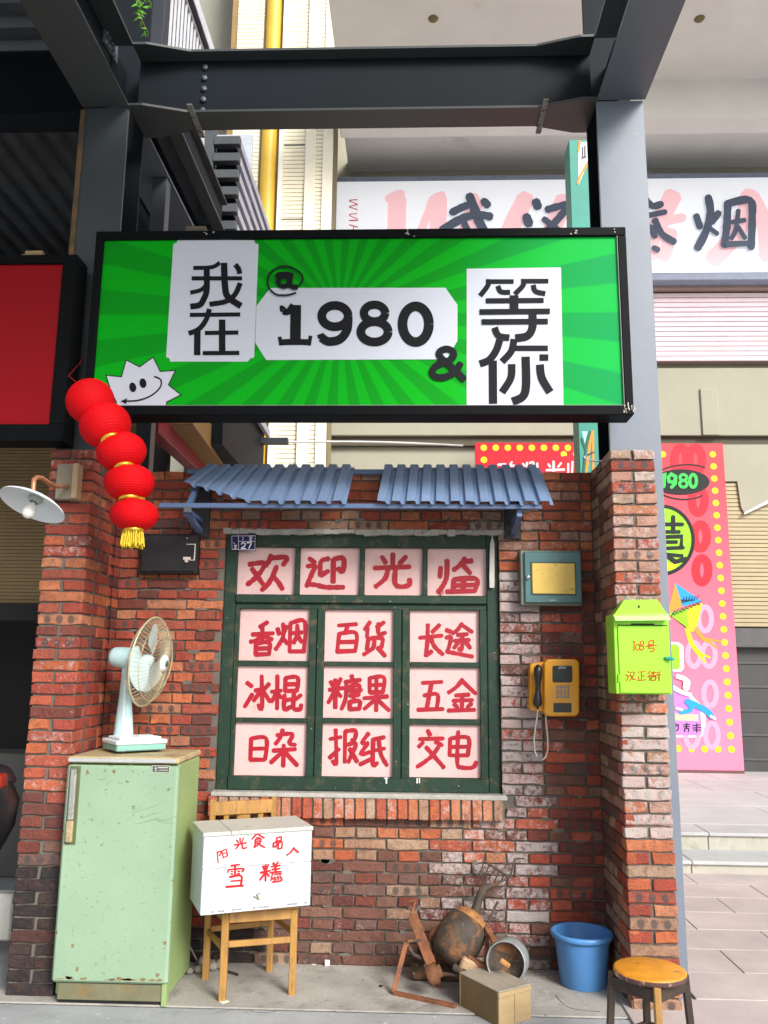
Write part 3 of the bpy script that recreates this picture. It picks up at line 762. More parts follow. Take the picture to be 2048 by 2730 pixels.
# ================================================================ RED POSTERS
YP = 12.35
t = thing('poster_board', 'tall pink red poster board with yellow dots and kite right of the column', 'poster', PY(1880, 2054, YP), 'red posters on the shop front')
def mat_poster():
    m, tt, b = nmat('poster_print')
    s = nd(tt, 'ShaderNodeSeparateXYZ'); tt.links.new(nd(tt, 'ShaderNodeNewGeometry').outputs['Position'], s.inputs[0])
    k = ramp(tt, s.outputs[2], 1.0, 4.6)
    c = mixc(tt, k, (.90, .20, .33), (.62, .022, .04)); tt.links.new(c, b.inputs['Base Color']); b.inputs['Roughness'].default_value = .5
    return m
pm = mat_poster()
pL, pR = PY(1560, 1600, YP).x, PY(1962, 1600, YP).x
pz0, pz1 = PY(1900, 2054, YP).z, PY(1900, 1182, YP).z
pR0 = (PY(1930, 1185, YP).x+PY(1982, 2054, YP).x)/2
bx('board', (pL, YP, pz0), (pR0, YP+.06, pz1), pm, t, .003)
bx('foot_rail', (pL, YP-.01, pz0-.05), (pR0, YP+.07, pz0-.002), S('foot_rail', (.12, .06, .06), .6), t, .003)
yel = S('yellow_print', (.86, .62, .03), .5, var=.03, bmp=0)
m = MB()
def dot(m, p, r, Y):
    q = MB(); dot_(q, p, r, Y); q.build('dot', yel, t); return
def dot_(m, p, r, Y):
    n = 14; m.prism([Vector((p.x+r*math.cos(2*math.pi*k/n), Y, p.z+r*math.sin(2*math.pi*k/n))) for k in range(n)], (0, -.002, 0))
dx = .185
nd_ = int((pz1-pz0-.5)/.182)
for i in range(nd_+1): dot(m, Vector((pR0-.16, 0, pz1-.17-i*(pz1-pz0-.46)/nd_)), .048, YP)
for i in range(1, 13):
    dot(m, Vector((pR0-.16-i*dx, 0, pz1-.17)), .048, YP); dot(m, Vector((pR0-.16-i*dx, 0, pz0+.29)), .048, YP)
blk = S('black_print', (.02, .022, .025), .5, var=.02, bmp=0)
lime = S('lime_print', (.30, .72, .03), .5, var=.02, bmp=0); dgr = S('green_print', (.06, .50, .10), .5, var=.02, bmp=0)
pinkl = S('light_pink_print', (.93, .33, .48), .5, var=.02, bmp=0); wht = S('white_print', (.82, .82, .84), .5, var=.02, bmp=0)
blue = S('blue_print', (.03, .32, .80), .5, var=.02, bmp=0); orn = S('orange_print', (.85, .30, .05), .5, var=.02, bmp=0); vio = S('violet_print', (.62, .22, .68), .5, var=.02, bmp=0)
redd = S('deep_red_print', (.60, .03, .05), .5, var=.02, bmp=0)
text_part('faint_digits', [(22,)+tuple(ell(1975, y, 30, 55, 20)) for y in ()] or [(22,)+tuple(ell(x, y, 17, 32, 20)) for y, x in ((1225, 1855), (1225, 1815), (1335, 1862), (1430, 1868), (1520, 1872))], idt, 14, YP-.002, redd, t, curve=False, jit=0, closed=True)
text_part('faint_digits', [(14,)+tuple(ell(x, y, 17, 32, 20)) for y, x in ((1650, 1880), (1745, 1890), (1745, 1850), (1850, 1893), (1960, 1898), (1960, 1845))], idt, 14, YP-.002, pinkl, t, curve=False, jit=0, closed=True)
poly_part('badge', ell(1815, 1285, 77, 34, 32)[:-1], idt, YP-.004, blk, t, .004)
text_part('orbit_line', [ell(1815, 1285, 90, 45, 30, 150, 320, -8), ell(1815, 1285, 80, 46, 30, 40, 190, 6)], idt, 4, YP-.005, blk, t, jit=0, curve=False)
text_part('badge_digits', [(9, (1760, 1268), (1770, 1262), (1770, 1298)), (9, (1802, 1275), (1796, 1286), (1784, 1284), (1782, 1272), (1790, 1264), (1801, 1270), (1801, 1288), (1790, 1300)), (8,)+tuple(ell(1822, 1273, 9, 8, 12)), (8,)+tuple(ell(1822, 1290, 10, 9, 12)), (9,)+tuple(ell(1848, 1282, 9, 17, 14))], idt, 8, YP-.016, dgr, t, jit=0, curve=False)
poly_part('round_emblem_rim', ell(1765, 1440, 88, 95, 40)[:-1], idt, YP-.003, blk, t, .003)
poly_part('round_emblem', ell(1765, 1440, 78, 85, 40)[:-1], idt, YP-.007, lime, t, .003)
poly_part('round_emblem_yellow', [(1740, 1518), (1775, 1500), (1805, 1502), (1825, 1480), (1800, 1515), (1770, 1525)], idt, YP-.012, yel, t, .001)
text_part('emblem_character', [(11, (1765, 1398), (1820, 1398)), (12, (1795, 1377), (1795, 1420)), (10, (1770, 1418), (1812, 1418)), (11, (1770, 1432), (1818, 1430), (1816, 1460)), (10, (1775, 1445), (1805, 1445)), (10, (1770, 1462), (1822, 1460)), (13, (1762, 1425), (1766, 1470), (1800, 1498), (1830, 1490)), (10, (1775, 1478), (1820, 1482))], idt, 10, YP-.013, blk, t, jit=0, curve=False)
zk = zz(1700, 1500, 4.767)
poly_part('kite_panel', [(475, 255), (550, 480), (570, 560), (385, 640)], zk, YP-.002, orn, t, .002)
poly_part('kite_panel', [(475, 255), (820, 490), (575, 560)], zk, YP-.002, blue, t, .002)
poly_part('kite_panel', [(385, 645), (625, 575), (660, 870), (700, 880)], zk, YP-.002, lime, t, .002)
poly_part('kite_panel', [(620, 572), (825, 510), (760, 800), (705, 880), (662, 872)], zk, YP-.003, yel, t, .002)
text_part('kite_tail', [(60, (630, 840), (690, 1030), (820, 1200)), (26, (740, 1100), (860, 1180), (920, 1205)), (30, (800, 1170), (855, 1265))], zk, 60, YP-.004, yel, t, jit=0)
text_part('kite_tail', [(50, (735, 840), (830, 960), (930, 1010)), (22, (880, 960), (980, 990), (1060, 1000)), (26, (910, 1000), (1010, 1085))], zk, 50, YP-.004, orn, t, jit=0)
text_part('kite_writing', [(10, (560+i*38, 520-i*12), (590+i*38, 440-i*4)) for i in range(6)]+[(10, (430+i*48, 680-i*22), (480+i*48, 610-i*18)) for i in range(8)]+[(9, (550+i*36, 470), (590+i*36, 500-i*6)) for i in range(5)]+[(9, (440+i*45, 640-i*16), (480+i*45, 670-i*20)) for i in range(8)], zk, 9, YP-.008, blk, t, jit=.2)
poly_part('sticker_rim', [(350, 1008), (520, 1010), (580, 1060), (590, 1340), (550, 1385), (350, 1380)], zk, YP-.002, wht, t, .002)
poly_part('sticker', [(350, 1035), (490, 1038), (530, 1070), (540, 1320), (520, 1355), (350, 1350)], zk, YP-.005, lime, t, .002)
zk2 = zz(1700, 1900, 4.425)
poly_part('card_rim', [(300, -330), (640, -200), (780, -60), (805, 20), (800, 230), (750, 292), (300, 290)], zk2, YP-.002, wht, t, .002)
poly_part('card', [(300, -300), (600, -190), (740, -30), (760, 230), (720, 268), (300, 266)], zk2, YP-.005, vio, t, .002)
m = MB(); cols = ()
text_part('card_stripes', [(26, (400, 20), (710, 35)), (26, (400, 48), (710, 60)), (26, (400, 76), (710, 86))], zk2, 26, YP-.010, S('peach_print', (.90, .52, .36), .5, var=.02, bmp=0), t, jit=.03)
text_part('lettering', [(12, (425, 150), (490, 145)), (12, (455, 125), (440, 225)), (12, (480, 140), (478, 200), (440, 220)), (12, (540, 145), (620, 135)), (12, (545, 168), (615, 160)), (12, (580, 120), (578, 185)), (12, (555, 190), (560, 225)), (12, (560, 190), (605, 188), (600, 225)), (12, (650, 150), (745, 145)), (12, (650, 180), (750, 175)), (12, (660, 205), (745, 205)), (12, (700, 125), (700, 230))], zk2, 12, YP-.012, blk, t, jit=.05, xb=(520, 635))
zr = zz(1300, 1600, 2.218)
text_part('running_figure', [(36, (1180, 600), (1230, 620), (1290, 650), (1330, 690)), (26, (1195, 610), (1200, 650), (1140, 665))], zr, 34, YP-.016, blue, t, jit=.05)
text_part('running_figure', [(26, (1120, 450), (1165, 465), (1190, 490)), (40, (1180, 480), (1175, 520)), (24, (1100, 515), (1140, 540), (1200, 560)), (16, (1120, 640), (1150, 648)), (16, (1320, 685), (1345, 700))], zr, 26, YP-.022, wht, t, jit=.05, xb=(1170, 1250), yb=(560,))
# left poster
t = thing('poster_board', 'red welcome poster with yellow dots showing over the awning', 'poster', PY(1400, 1200, YP), 'red posters on the shop front')
qL, qR = PY(1267, 1220, YP).x, PY(1600, 1220, YP).x
qz0, qz1 = .4, PY(1400, 1180, YP).z
bx('board', (qL, YP, qz0), (qR, YP+.06, qz1), S('poster_red', (.66, .02, .035), .5, var=.04, bmp=0), t, .003)
m = MB()
for i in range(9): dot(m, Vector((PY(1290+i*32, 1190, YP).x, 0, qz1-.08)), .05, YP)
for i in range(1, 5): dot(m, Vector((PY(1290, 1190, YP).x, 0, qz1-.08-i*.19)), .05, YP)
zl = zz(1220, 1100, 3.456)
text_part('lettering', [(22, (375, 480), (440, 475)), (20, (400, 480), (480, 560)), (20, (440, 480), (390, 560)), (20, (500, 455), (480, 490)), (22, (480, 490), (560, 490)), (20, (600, 470), (620, 490)), (20, (640, 460), (640, 560)), (20, (665, 465), (700, 462), (700, 560)), (20, (735, 465), (735, 560)), (20, (600, 520), (640, 560)), (24, (885, 450), (885, 540)), (20, (835, 475), (855, 500)), (20, (955, 465), (925, 500)), (22, (820, 530), (985, 525)), (20, (1020, 470), (1020, 560)), (20, (1060, 450), (1055, 560)), (20, (1080, 500), (1120, 490))], zl, 20, YP-.006, S('blush_print', (.85, .60, .62), .5, var=.02, bmp=0), t, jit=.05, xb=(485, 800, 1000))
text_part('faint_pattern', [(14, (305+i*112, 405), (365+i*112, 405)) for i in range(7)]+[(14, (312+i*112, 405), (312+i*112, 460)) for i in range(7)]+[(14, (358+i*112, 405), (358+i*112, 460)) for i in range(7)], zl, 30, YP-.002, redd, t, jit=0, curve=False, xb=tuple(390+112*i for i in range(6)))

# narrow advertising board behind the right column
YA = 7.4
t = thing('advertising_board', 'narrow teal and orange advertising board behind the right column', 'sign', PY(1550, 800, YA), 'shop signs')
ax0, ax1 = PY(1531, 800, YA).x, PY(1610, 800, YA).x
az0, az1 = PY(1545, 1300, YA).z, PY(1545, 372, YA).z
bx('box', (ax0, YA, az0), (ax1, YA+.25, az1), S('teal_panel', (.02, .26, .20), .45), t, .004)
za = zz(1450, 0, 3.318)
poly_part('white_field', [(305, 1260), (400, 1255), (400, 1420), (305, 1640)], za, YA-.001, wht, t, .001)
text_part('orange_stripe', [(20, (318, 1245), (308, 1330)), (20, (400, 1420), (320, 1560), (300, 1620))], za, 18, YA-.004, orn, t, jit=0, curve=False)
text_part('lettering', [(9, (345, 1300), (345, 1390)), (9, (365, 1290), (365, 1390)), (8, (330, 1400), (375, 1385))], za, 9, YA-.006, blk, t)
zb2 = zz(1340, 1150, 3.318)
poly_part('light_wedge', [(700, 0), (755, 0), (728, 110)], zb2, YA-.001, S('sky_print', (.35, .62, .66), .5), t, .001)
text_part('orange_strut', [(22, (800, 0), (770, 130), (740, 380)), (20, (800, 40), (802, 380))], zb2, 20, YA-.003, orn, t, jit=0)
text_part('green_strut', [(16, (775, 0), (740, 150), (715, 380)), (16, (700, 60), (735, 160))], zb2, 16, YA-.006, S('deep_green_print', (.01, .10, .05), .5), t, jit=0)
# ================================================================ RED SIGN (left)
YR = 4.55
t = thing('shop_sign', 'plain red sign in a black frame at the left edge', 'sign', PY(60, 900, YR), 'shop signs')
a = PY(170, 705, YR); b = PY(137, 1133, YR); rx1 = PY(153, 915, YR).x
rz0, rz1 = PY(80, 1133, YR).z, PY(80, 706, YR).z
bx('panel', (-4.2, YR, rz0), (rx1, YR+.03, rz1), S('red_vinyl', (.27, .003, .007), .45, var=.05, bmp=0), t, 0)
bl = S('black_frame', (.004, .005, .006), .5, var=.2)
bl.node_tree.nodes['Principled BSDF'].inputs['Specular IOR Level'].default_value = .08
bx('frame_top', (-4.2, YR-.02, rz1), (rx1+.085, YR+.14, rz1+.055), bl, t, .003)
bx('frame_bottom', (-4.2, YR-.02, rz0-.10), (rx1+.085, YR+.14, rz0), bl, t, .003)
bx('frame_side', (rx1, YR-.019, rz0), (rx1+.084, YR+.139, rz1), bl, t, .003)
wd = S('raw_wood_scrap', (.36, .26, .14), .7, var=.2)
p = PY(95, 672, YR+.06)
t = thing('wood_offcut', 'two small wood offcuts lying on top of the red sign', 'wood scrap', (p.x, YR+.06, rz1+.055))
bx('offcut', (p.x-.06, YR+.01, rz1+.056), (p.x+.065, YR+.06, rz1+.075), wd, t); bx('offcut', (p.x-.04, YR+.01, rz1+.076), (p.x+.065, YR+.05, rz1+.098), wd, t)

# ================================================================ GREEN SIGN
YG = 4.45
gx0, gx1, gz0, gz1 = -1.818, 1.155, 3.108, 4.118
t = thing('shop_sign', 'bright green sunburst sign reading 1980 in a black frame', 'sign', (-.33, YG, 3.0), 'shop signs')
def mat_rays():
    m, tt, b = nmat('green_sunburst_print')
    s = nd(tt, 'ShaderNodeSeparateXYZ'); tt.links.new(nd(tt, 'ShaderNodeNewGeometry').outputs['Position'], s.inputs[0])
    c = PY(905, 832, YG)
    a = mth(tt, 'ARCTAN2', mth(tt, 'SUBTRACT', s.outputs[2], c.z), mth(tt, 'SUBTRACT', s.outputs[0], c.x))
    st_ = ramp(tt, mth(tt, 'SINE', mth(tt, 'MULTIPLY', a, 28)), -.14, .14)
    c1 = mixc(tt, st_, (.0, .265, .008), (.0, .365, .008))
    k = ramp(tt, s.outputs[0], .2, 1.1)
    c2 = mixc(tt, st_, (.0, .30, .072), (.002, .42, .060))  # lighter, bluer right part: a light sheen put into the print colour
    # yellow-green rays low in the middle
    cc = mixc(tt, k, c1, c2)
    tt.links.new(cc, b.inputs['Base Color']); b.inputs['Roughness'].default_value = .5; b.inputs['Specular IOR Level'].default_value = .12
    return m
bx('panel', (gx0, YG+.02, gz0), (gx1, YG+.05, gz1), mat_rays(), t, 0)
bx('back_box', (gx0-.04, YG+.05, gz0-.045), (gx1+.04, YG+.155, gz1+.045), bl, t, .004)
fw_ = .047
bx('frame_top', (gx0-fw_, YG, gz1), (gx1+fw_, YG+.16, gz1+.052), bl, t, .004)
bx('frame_bottom', (gx0-fw_, YG, gz0-.056), (gx1+fw_, YG+.16, gz0), bl, t, .004)
bx('frame_left', (gx0-fw_, YG+.001, gz0), (gx0, YG+.159, gz1), bl, t, .004)
bx('frame_right', (gx1, YG+.001, gz0), (gx1+fw_, YG+.159, gz1), bl, t, .004)
bx('bead', (gx1-.004, YG+.006, gz0), (gx1+.004, YG+.02, gz1), S('grey_bead', (.3, .3, .3), .5), t, .001)
bx('bead', (gx0, YG+.008, gz0-.003), (gx1, YG+.02, gz0+.004), S('grey_bead', (.3, .3, .3), .5), t, .001)
# paint drips at the corner
m = MB()
for _ in range(16):
    x, z = gx1+random.uniform(-.02, .05), gz0-.054+random.uniform(.0, .05)
    m.box((x, YG-.002, z), (x+random.uniform(.002, .006), YG, z+random.uniform(.003, .02)))
for _ in range(14):
    x, z = random.choice([-1.2, -.05, .9, 1.1])+random.uniform(-.04, .04), gz1+random.uniform(.0, .04)
    m.box((x, YG-.002, z), (x+random.uniform(.003, .012), YG, z+random.uniform(.003, .010)))
m.build('paint_splash', S('pale_splash', (.5, .48, .44), .7), t)
YF = YG+.019
plate = S('pale_print', (.56, .595, .68), .4, var=.03, scale=2, bmp=0)
ink = S('ink_print', (.006, .007, .010), .6, var=.02, bmp=0)
z3 = zz(0, 600, 1.62); z4 = zz(1024, 600, 1.62)
poly_part('white_plate', [(768, 62), (1098, 66), (1102, 78), (1117, 84), (1098, 572), (1082, 576), (1070, 590), (735, 590), (733, 577), (718, 570), (749, 82), (764, 76)], z3, YF, plate, t)
hx = 1659+0
poly_part('white_plate', [(1168, 272), (1659+265, 271), (1659+317, 345), (1659+317, 500), (1659+270, 580), (1150, 583), (1103, 508), (1108, 350)], z3, YF-.0012, plate, t)
poly_part('white_plate', [(357, 189), (764, 183), (775, 779), (357, 779)], z4, YF, plate, t)
text_part('character', [(18, (835, 185), (915, 182), (950, 162)), (26, (893, 190), (893, 280), (880, 320), (862, 345), (822, 352)), (18, (828, 230), (1046, 230)), (18, (822, 292), (868, 280), (895, 255)), (28, (968, 163), (972, 260), (985, 310), (1042, 350)), (22, (1038, 250), (1015, 300), (975, 330), (905, 342)), (22, (1016, 170), (1030, 188), (1036, 210)),
    (18, (820, 388), (1038, 386)), (22, (905, 362), (890, 410), (858, 450), (815, 468)), (28, (853, 450), (852, 562)), (18, (885, 466), (1030, 464)), (28, (960, 408), (960, 548)), (18, (876, 553), (1034, 552))], z3, 20, YF-.002, ink, t, jit=0, square=True, yb=(357,))
text_part('character', [(20, (440, 244), (560, 244)), (22, (455, 234), (448, 262), (415, 306)), (22, (492, 262), (505, 288), (545, 290)), (20, (592, 242), (710, 242)), (22, (605, 232), (600, 262), (565, 298)), (22, (645, 258), (655, 286), (697, 296)),
    (22, (440, 327), (690, 325)), (38, (562, 303), (562, 375)), (24, (413, 375), (717, 372)), (24, (422, 418), (708, 416)), (34, (642, 384), (642, 440), (620, 478), (568, 488)), (28, (478, 442), (496, 478), (542, 486)),
    (32, (500, 496), (485, 540), (455, 582), (413, 600)), (36, (470, 585), (471, 772)), (24, (552, 532), (708, 532)), (30, (562, 492), (550, 545), (510, 590)), (38, (691, 558), (691, 586)), (36, (612, 568), (614, 690), (600, 740), (555, 762)), (32, (552, 600), (548, 660), (510, 722)), (34, (674, 602), (682, 660), (718, 722))], z4, 24, YF-.002, ink, t, jit=0, square=True, yb=(491,))
text_part('digit', [(46, (1278, 345), (1276, 500)), (26, (1205, 508), (1240, 505), (1310, 505), (1345, 508)), (16, (1208, 482), (1214, 500), (1240, 508)), (16, (1342, 478), (1336, 500), (1315, 508)), (28, (1222, 372), (1245, 374), (1268, 345)), (12, (1232, 362), (1214, 352), (1218, 375)),
    (38,)+tuple(ell(1447, 393, 57, 46, 26)), (38, (1504, 393), (1500, 450), (1470, 492), (1420, 503), (1388, 485)), (30, (1390, 488), (1384, 470)),
    (36,)+tuple(ell(1618, 380, 46, 36, 24)), (38,)+tuple(ell(1618, 461, 59, 44, 26)), (42,)+tuple(ell(1796, 428, 57, 77, 28))], z3, 38, YF-.004, ink, t, jit=0, curve=True, square=True, xb=(1360, 1535, 1710))
text_part('ampersand', [(30, (345, 665), (300, 620), (245, 572), (240, 548), (270, 535), (300, 550), (290, 580), (230, 605), (208, 635), (225, 655), (265, 656), (310, 630), (330, 598))], z4, 30, YF-.006, ink, t, jit=0)
text_part('at_sign', [(8, (1278, 292), (1240, 302), (1190, 298), (1158, 262), (1162, 215), (1200, 184), (1250, 180), (1295, 205), (1308, 235), (1290, 262)), (20,)+tuple(ell(1226, 243, 24, 22, 18)), (22, (1258, 212), (1252, 250), (1262, 266), (1284, 268)), (12, (1195, 225), (1200, 210), (1235, 207), (1262, 212))], z3, 8, YF-.012, ink, t, jit=0)
star = [(458, 648), (525, 655), (545, 582), (603, 612), (662, 570), (692, 632), (758, 628), (728, 690), (782, 733), (718, 765), (720, 785), (500, 785), (503, 765), (478, 712)]
poly_part('starburst', star, z3, YF, plate, t)
text_part('starburst_outline', [(4,)+tuple(star[:11]), (4, star[11], star[12], star[13], star[0])], z3, 4, YF-.002, ink, t, jit=0, curve=False)
poly_part('face_eye', ell(574, 701, 15, 21, 18, rot=-10)[:-1], z3, YF-.002, ink, t); poly_part('face_eye', ell(618, 683, 15, 21, 18, rot=-10)[:-1], z3, YF-.002, ink, t)
text_part('face_smile', [(6, (668, 654), (695, 668), (692, 700), (655, 735), (600, 756), (545, 760))], z3, 6, YF-.004, ink, t, jit=0)
poly_part('smile_arrow', [(522, 760), (550, 748), (545, 773)], z3, YF-.003, ink, t)
p = PY(530, 600, YG+.1)
t = thing('wood_block', 'short stack of two brown timber blocks on top of the green sign', 'wood scrap', (p.x, YG+.1, gz1+.053))
bx('block', (p.x-.06, YG+.03, gz1+.053), (p.x+.065, YG+.1, gz1+.078), S('old_timber', (.13, .105, .075), .8), t); bx('block', (p.x-.06, YG+.035, gz1+.079), (p.x+.06, YG+.1, gz1+.10), S('old_timber', (.13, .105, .075), .8), t)

# ================================================================ WINDOW
t = thing('shop_window', 'green wooden kiosk window with thirteen pink paper panes and red writing', 'window', (-.33, 5.2, .96))
grn = M('green_window_paint', (.003, .027, .013), .62, var=.4, scale=9, bmp=.35, wear=((.075, .060, .030), .54, .68, 13), speck=((.45, .5, .42), .74, .78, 60))
WYf = 5.185
zp = zz(600, 1200, 2.07375); zq = zz(600, 1600, 2.07375)
def R4(tr, a, b, c, d, Y):    # rectangle from crop box
    l = PY(*tr(a, (b+d)/2), Y).x; r = PY(*tr(c, (b+d)/2), Y).x; z_ = PY(*tr((a+c)/2, b), Y).z; z__ = PY(*tr((a+c)/2, d), Y).z
    return l, r, z__, z_
bx('stile', (WN[0]+.002, WYf, WN[2]+.005), (WN[0]+.075, WYf+.09, WN[3]-.02), grn, t, .004)
bx('stile', (WN[1]-.075, WYf, WN[2]+.005), (WN[1]-.002, WYf+.09, WN[3]-.02), grn, t, .004)
bx('head_rail', (WN[0]+.075, WYf+.001, WN[3]-.105), (WN[1]-.075, WYf+.09, WN[3]-.02), grn, t, .004)
bx('bottom_rail', (WN[0]+.075, WYf-.012, WN[2]+.006), (WN[1]-.075, WYf+.09, WN[2]+.085), grn, t, .005)
paper = M('pink_paper', (.64, .43, .42), .8, var=.07, scale=3, bmp=.05, wear=((.50, .30, .24), .55, .8, 5))
row0 = [(70, 518, 390, 800), (418, 520, 746, 803), (774, 522, 1092, 806), (1120, 524, 1448, 808)]
r1 = [(85, 50, 474, 335), (560, 52, 940, 340), (1030, 58, 1410, 343)]
r2 = [(70, 365, 462, 650), (546, 366, 930, 652), (1022, 372, 1410, 656)]
r3 = [(50, 676, 445, 970), (530, 680, 922, 975), (1013, 688, 1405, 980)]
YPn = 5.222
W0 = [
 [((135,632),(215,625),(200,670),(165,710),(125,742)),((148,655),(175,690),(195,720),(225,760)),((255,580),(245,610),(225,640)),((245,600),(340,592),(322,635)),((285,645),(262,700),(235,745),(205,772)),((268,700),(295,730),(318,768))],
 [((468,600),(498,622)),((458,642),(497,640),(482,680),(452,750)),((452,742),(500,745),(560,758),(655,758)),((572,600),(530,618),(528,692)),((530,692),(572,668)),((600,604),(598,732)),((600,604),(655,598),(652,670),(625,655))],
 [((928,575),(928,640)),((868,590),(890,625)),((1000,590),(965,628)),((828,652),(1022,645)),((902,655),(885,710),(832,755)),((942,662),(940,735),(970,755),(1018,745),(1020,715))],
 [((1193,648),(1188,700)),((1228,610),(1225,700),(1205,750),(1178,785)),((1325,600),(1300,635),(1265,662)),((1315,618),(1366,612)),((1320,640),(1355,680)),((1265,718),(1262,780)),((1265,715),(1390,712),(1382,780)),((1225,782),(1385,778)),((1320,715),(1318,775)),((1268,748),(1385,745))]]
W1 = [
 [((235,122),(192,150)),((150,190),(268,183)),((207,150),(207,232)),((200,197),(172,222),(142,230)),((212,197),(262,218)),((172,240),(170,300)),((172,240),(245,235),(243,300)),((170,300),(245,298)),((174,268),(242,266)),
  ((290,155),(300,190)),((342,145),(326,178)),((322,130),(322,200),(302,240),(280,272)),((322,212),(345,240)),((362,128),(357,285)),((362,127),(442,120),(436,285)),((357,283),(435,283)),((372,182),(428,178)),((400,140),(400,190),(378,238)),((402,195),(425,232))],
 [((628,140),(728,133)),((678,142),(665,182)),((632,185),(620,285)),((632,185),(725,182),(720,282)),((620,284),(722,280)),((628,232),(720,230)),
  ((802,120),(772,165)),((790,152),(785,205)),((880,122),(838,152)),((848,128),(850,185),(888,180)),((792,215),(785,275)),((792,213),(868,210),(865,262)),((826,225),(818,265),(768,300)),((845,262),(885,308))],
 [((1185,138),(1145,178)),((1122,135),(1118,240),(1110,308)),((1078,208),(1198,196)),((1140,215),(1160,258),(1205,300)),((1112,305),(1145,282)),
  ((1222,165),(1250,175)),((1222,208),(1248,205),(1240,255),(1228,285)),((1228,285),(1290,297),(1368,312)),((1310,130),(1285,165),(1256,185)),((1315,140),(1365,175)),((1285,192),(1340,188)),((1270,225),(1350,220)),((1312,190),(1310,272),(1293,265)),((1288,238),(1268,262)),((1335,235),(1355,262))]]
W2 = [
 [((120,455),(150,478)),((152,520),(110,588)),((203,420),(205,595),(185,580)),((165,500),(195,500),(160,555)),((245,462),(215,495)),((210,500),(250,562)),
  ((255,507),(312,500)),((290,420),(288,602)),((285,512),(258,562)),((295,517),(312,540)),((335,430),(333,502)),((335,430),(402,428),(398,502)),((335,466),(398,464)),((333,502),(398,500)),((330,525),(328,602),(362,590)),((330,555),(362,548)),((420,525),(385,552)),((382,515),(380,595),(415,602),(422,578))],
 [((583,450),(600,480)),((640,435),(622,475)),((575,496),(655,486)),((610,440),(610,597)),((605,506),(572,566)),((618,506),(640,532)),((700,415),(705,437)),((665,452),(750,440)),((672,452),(668,540),(645,602)),((690,476),(742,470),(738,522)),((680,500),(755,497)),((690,527),(740,522)),((714,455),(712,547)),((690,562),(690,602)),((690,562),(745,558),(742,602)),((690,602),(742,600)),
  ((800,430),(800,510)),((800,430),(878,427),(873,510)),((800,470),(872,468)),((800,510),(872,508)),((768,542),(900,532)),((838,430),(836,612)),((832,548),(770,602)),((842,548),(908,610))],
 [((1090,458),(1200,452)),((1142,460),(1115,602)),((1100,527),(1175,522),(1170,602)),((1065,606),(1205,602)),
  ((1312,440),(1280,480),(1235,512)),((1315,450),(1385,516)),((1275,527),(1350,522)),((1262,556),(1368,552)),((1312,527),(1310,602)),((1268,575),(1285,592)),((1362,572),(1340,592)),((1235,610),(1382,606))]]
W3 = [
 [((145,765),(140,882)),((145,765),(228,765),(222,882)),((140,822),(222,820)),((140,882),(222,882)),
  ((320,715),(305,760),(278,797)),((288,747),(372,740),(355,790),(388,800)),((268,832),(390,824)),((325,800),(322,918)),((318,838),(255,897)),((330,838),(398,912))],
 [((582,768),(640,757)),((612,715),(615,897),(595,890)),((578,872),(632,822)),((665,725),(662,897)),((665,725),(722,722),(715,775),(700,770)),((668,802),(725,792),(702,850),(682,897)),((690,822),(730,892)),
  ((795,735),(757,790),(792,790)),((790,792),(752,850),(802,840)),((748,908),(805,880)),((880,758),(820,770)),((820,770),(818,908),(842,900)),((822,832),(882,820)),((850,765),(862,850),(895,912))],
 [((1120,720),(1135,747)),((1075,768),(1205,765)),((1097,785),(1070,812)),((1165,782),(1200,802)),((1188,800),(1150,855),(1110,890),(1062,922)),((1112,812),(1150,855),(1210,925)),
  ((1245,765),(1242,858)),((1245,765),(1345,762),(1342,858)),((1243,812),(1343,810)),((1243,858),(1343,858)),((1290,725),(1285,900),(1310,925),(1370,925),(1390,895))]]
paint = M('red_brush_paint', (.34, .0, .014), .55, var=.3, scale=20, bmp=.1)
ledge_lines = []
for rows, tr, chars in ((row0, zp, W0), (r1, zq, W1), (r2, zq, W2), (r3, zq, W3)):
    for bxx, ch in zip(rows, chars):
        l, r, a, b = R4(tr, *bxx, YPn)
        pn = bx('paper_pane', (l-.012, YPn, a-.012), (r+.012, YPn+.006, b+.012), paper, t, 0)
        nb_ = {id(W1[0]): 270, id(W1[1]): 755, id(W1[2]): 1212, id(W2[0]): 249, id(W2[1]): 762, id(W2[2]): 1222, id(W3[0]): 248, id(W3[1]): 742, id(W3[2]): 1228}
        xb_ = nb_.get(id(ch))
        for part in (0, 1):
            sub = [c for c in ch if xb_ is None or (cx_(c)[0] > xb_) == bool(part)]
            if xb_ is None and part: break
            m = MB(); strokes(m, [(28 if rows is row0 else 24,)+c for c in sub], tr, 20, YPn, jit=.13)
            if part == 0 and xb_ is not None: m.build('character', paint, pn)
        if ch is W0[3]: strokes(m, [(6, (1190, 780), (1192, 808)), (5, (1205, 775), (1205, 795)), (5, (1258, 780), (1258, 792))], tr, 6, YPn-.008)
        m.build('character', paint, pn)
        ledge_lines.append((l, r, a, b))
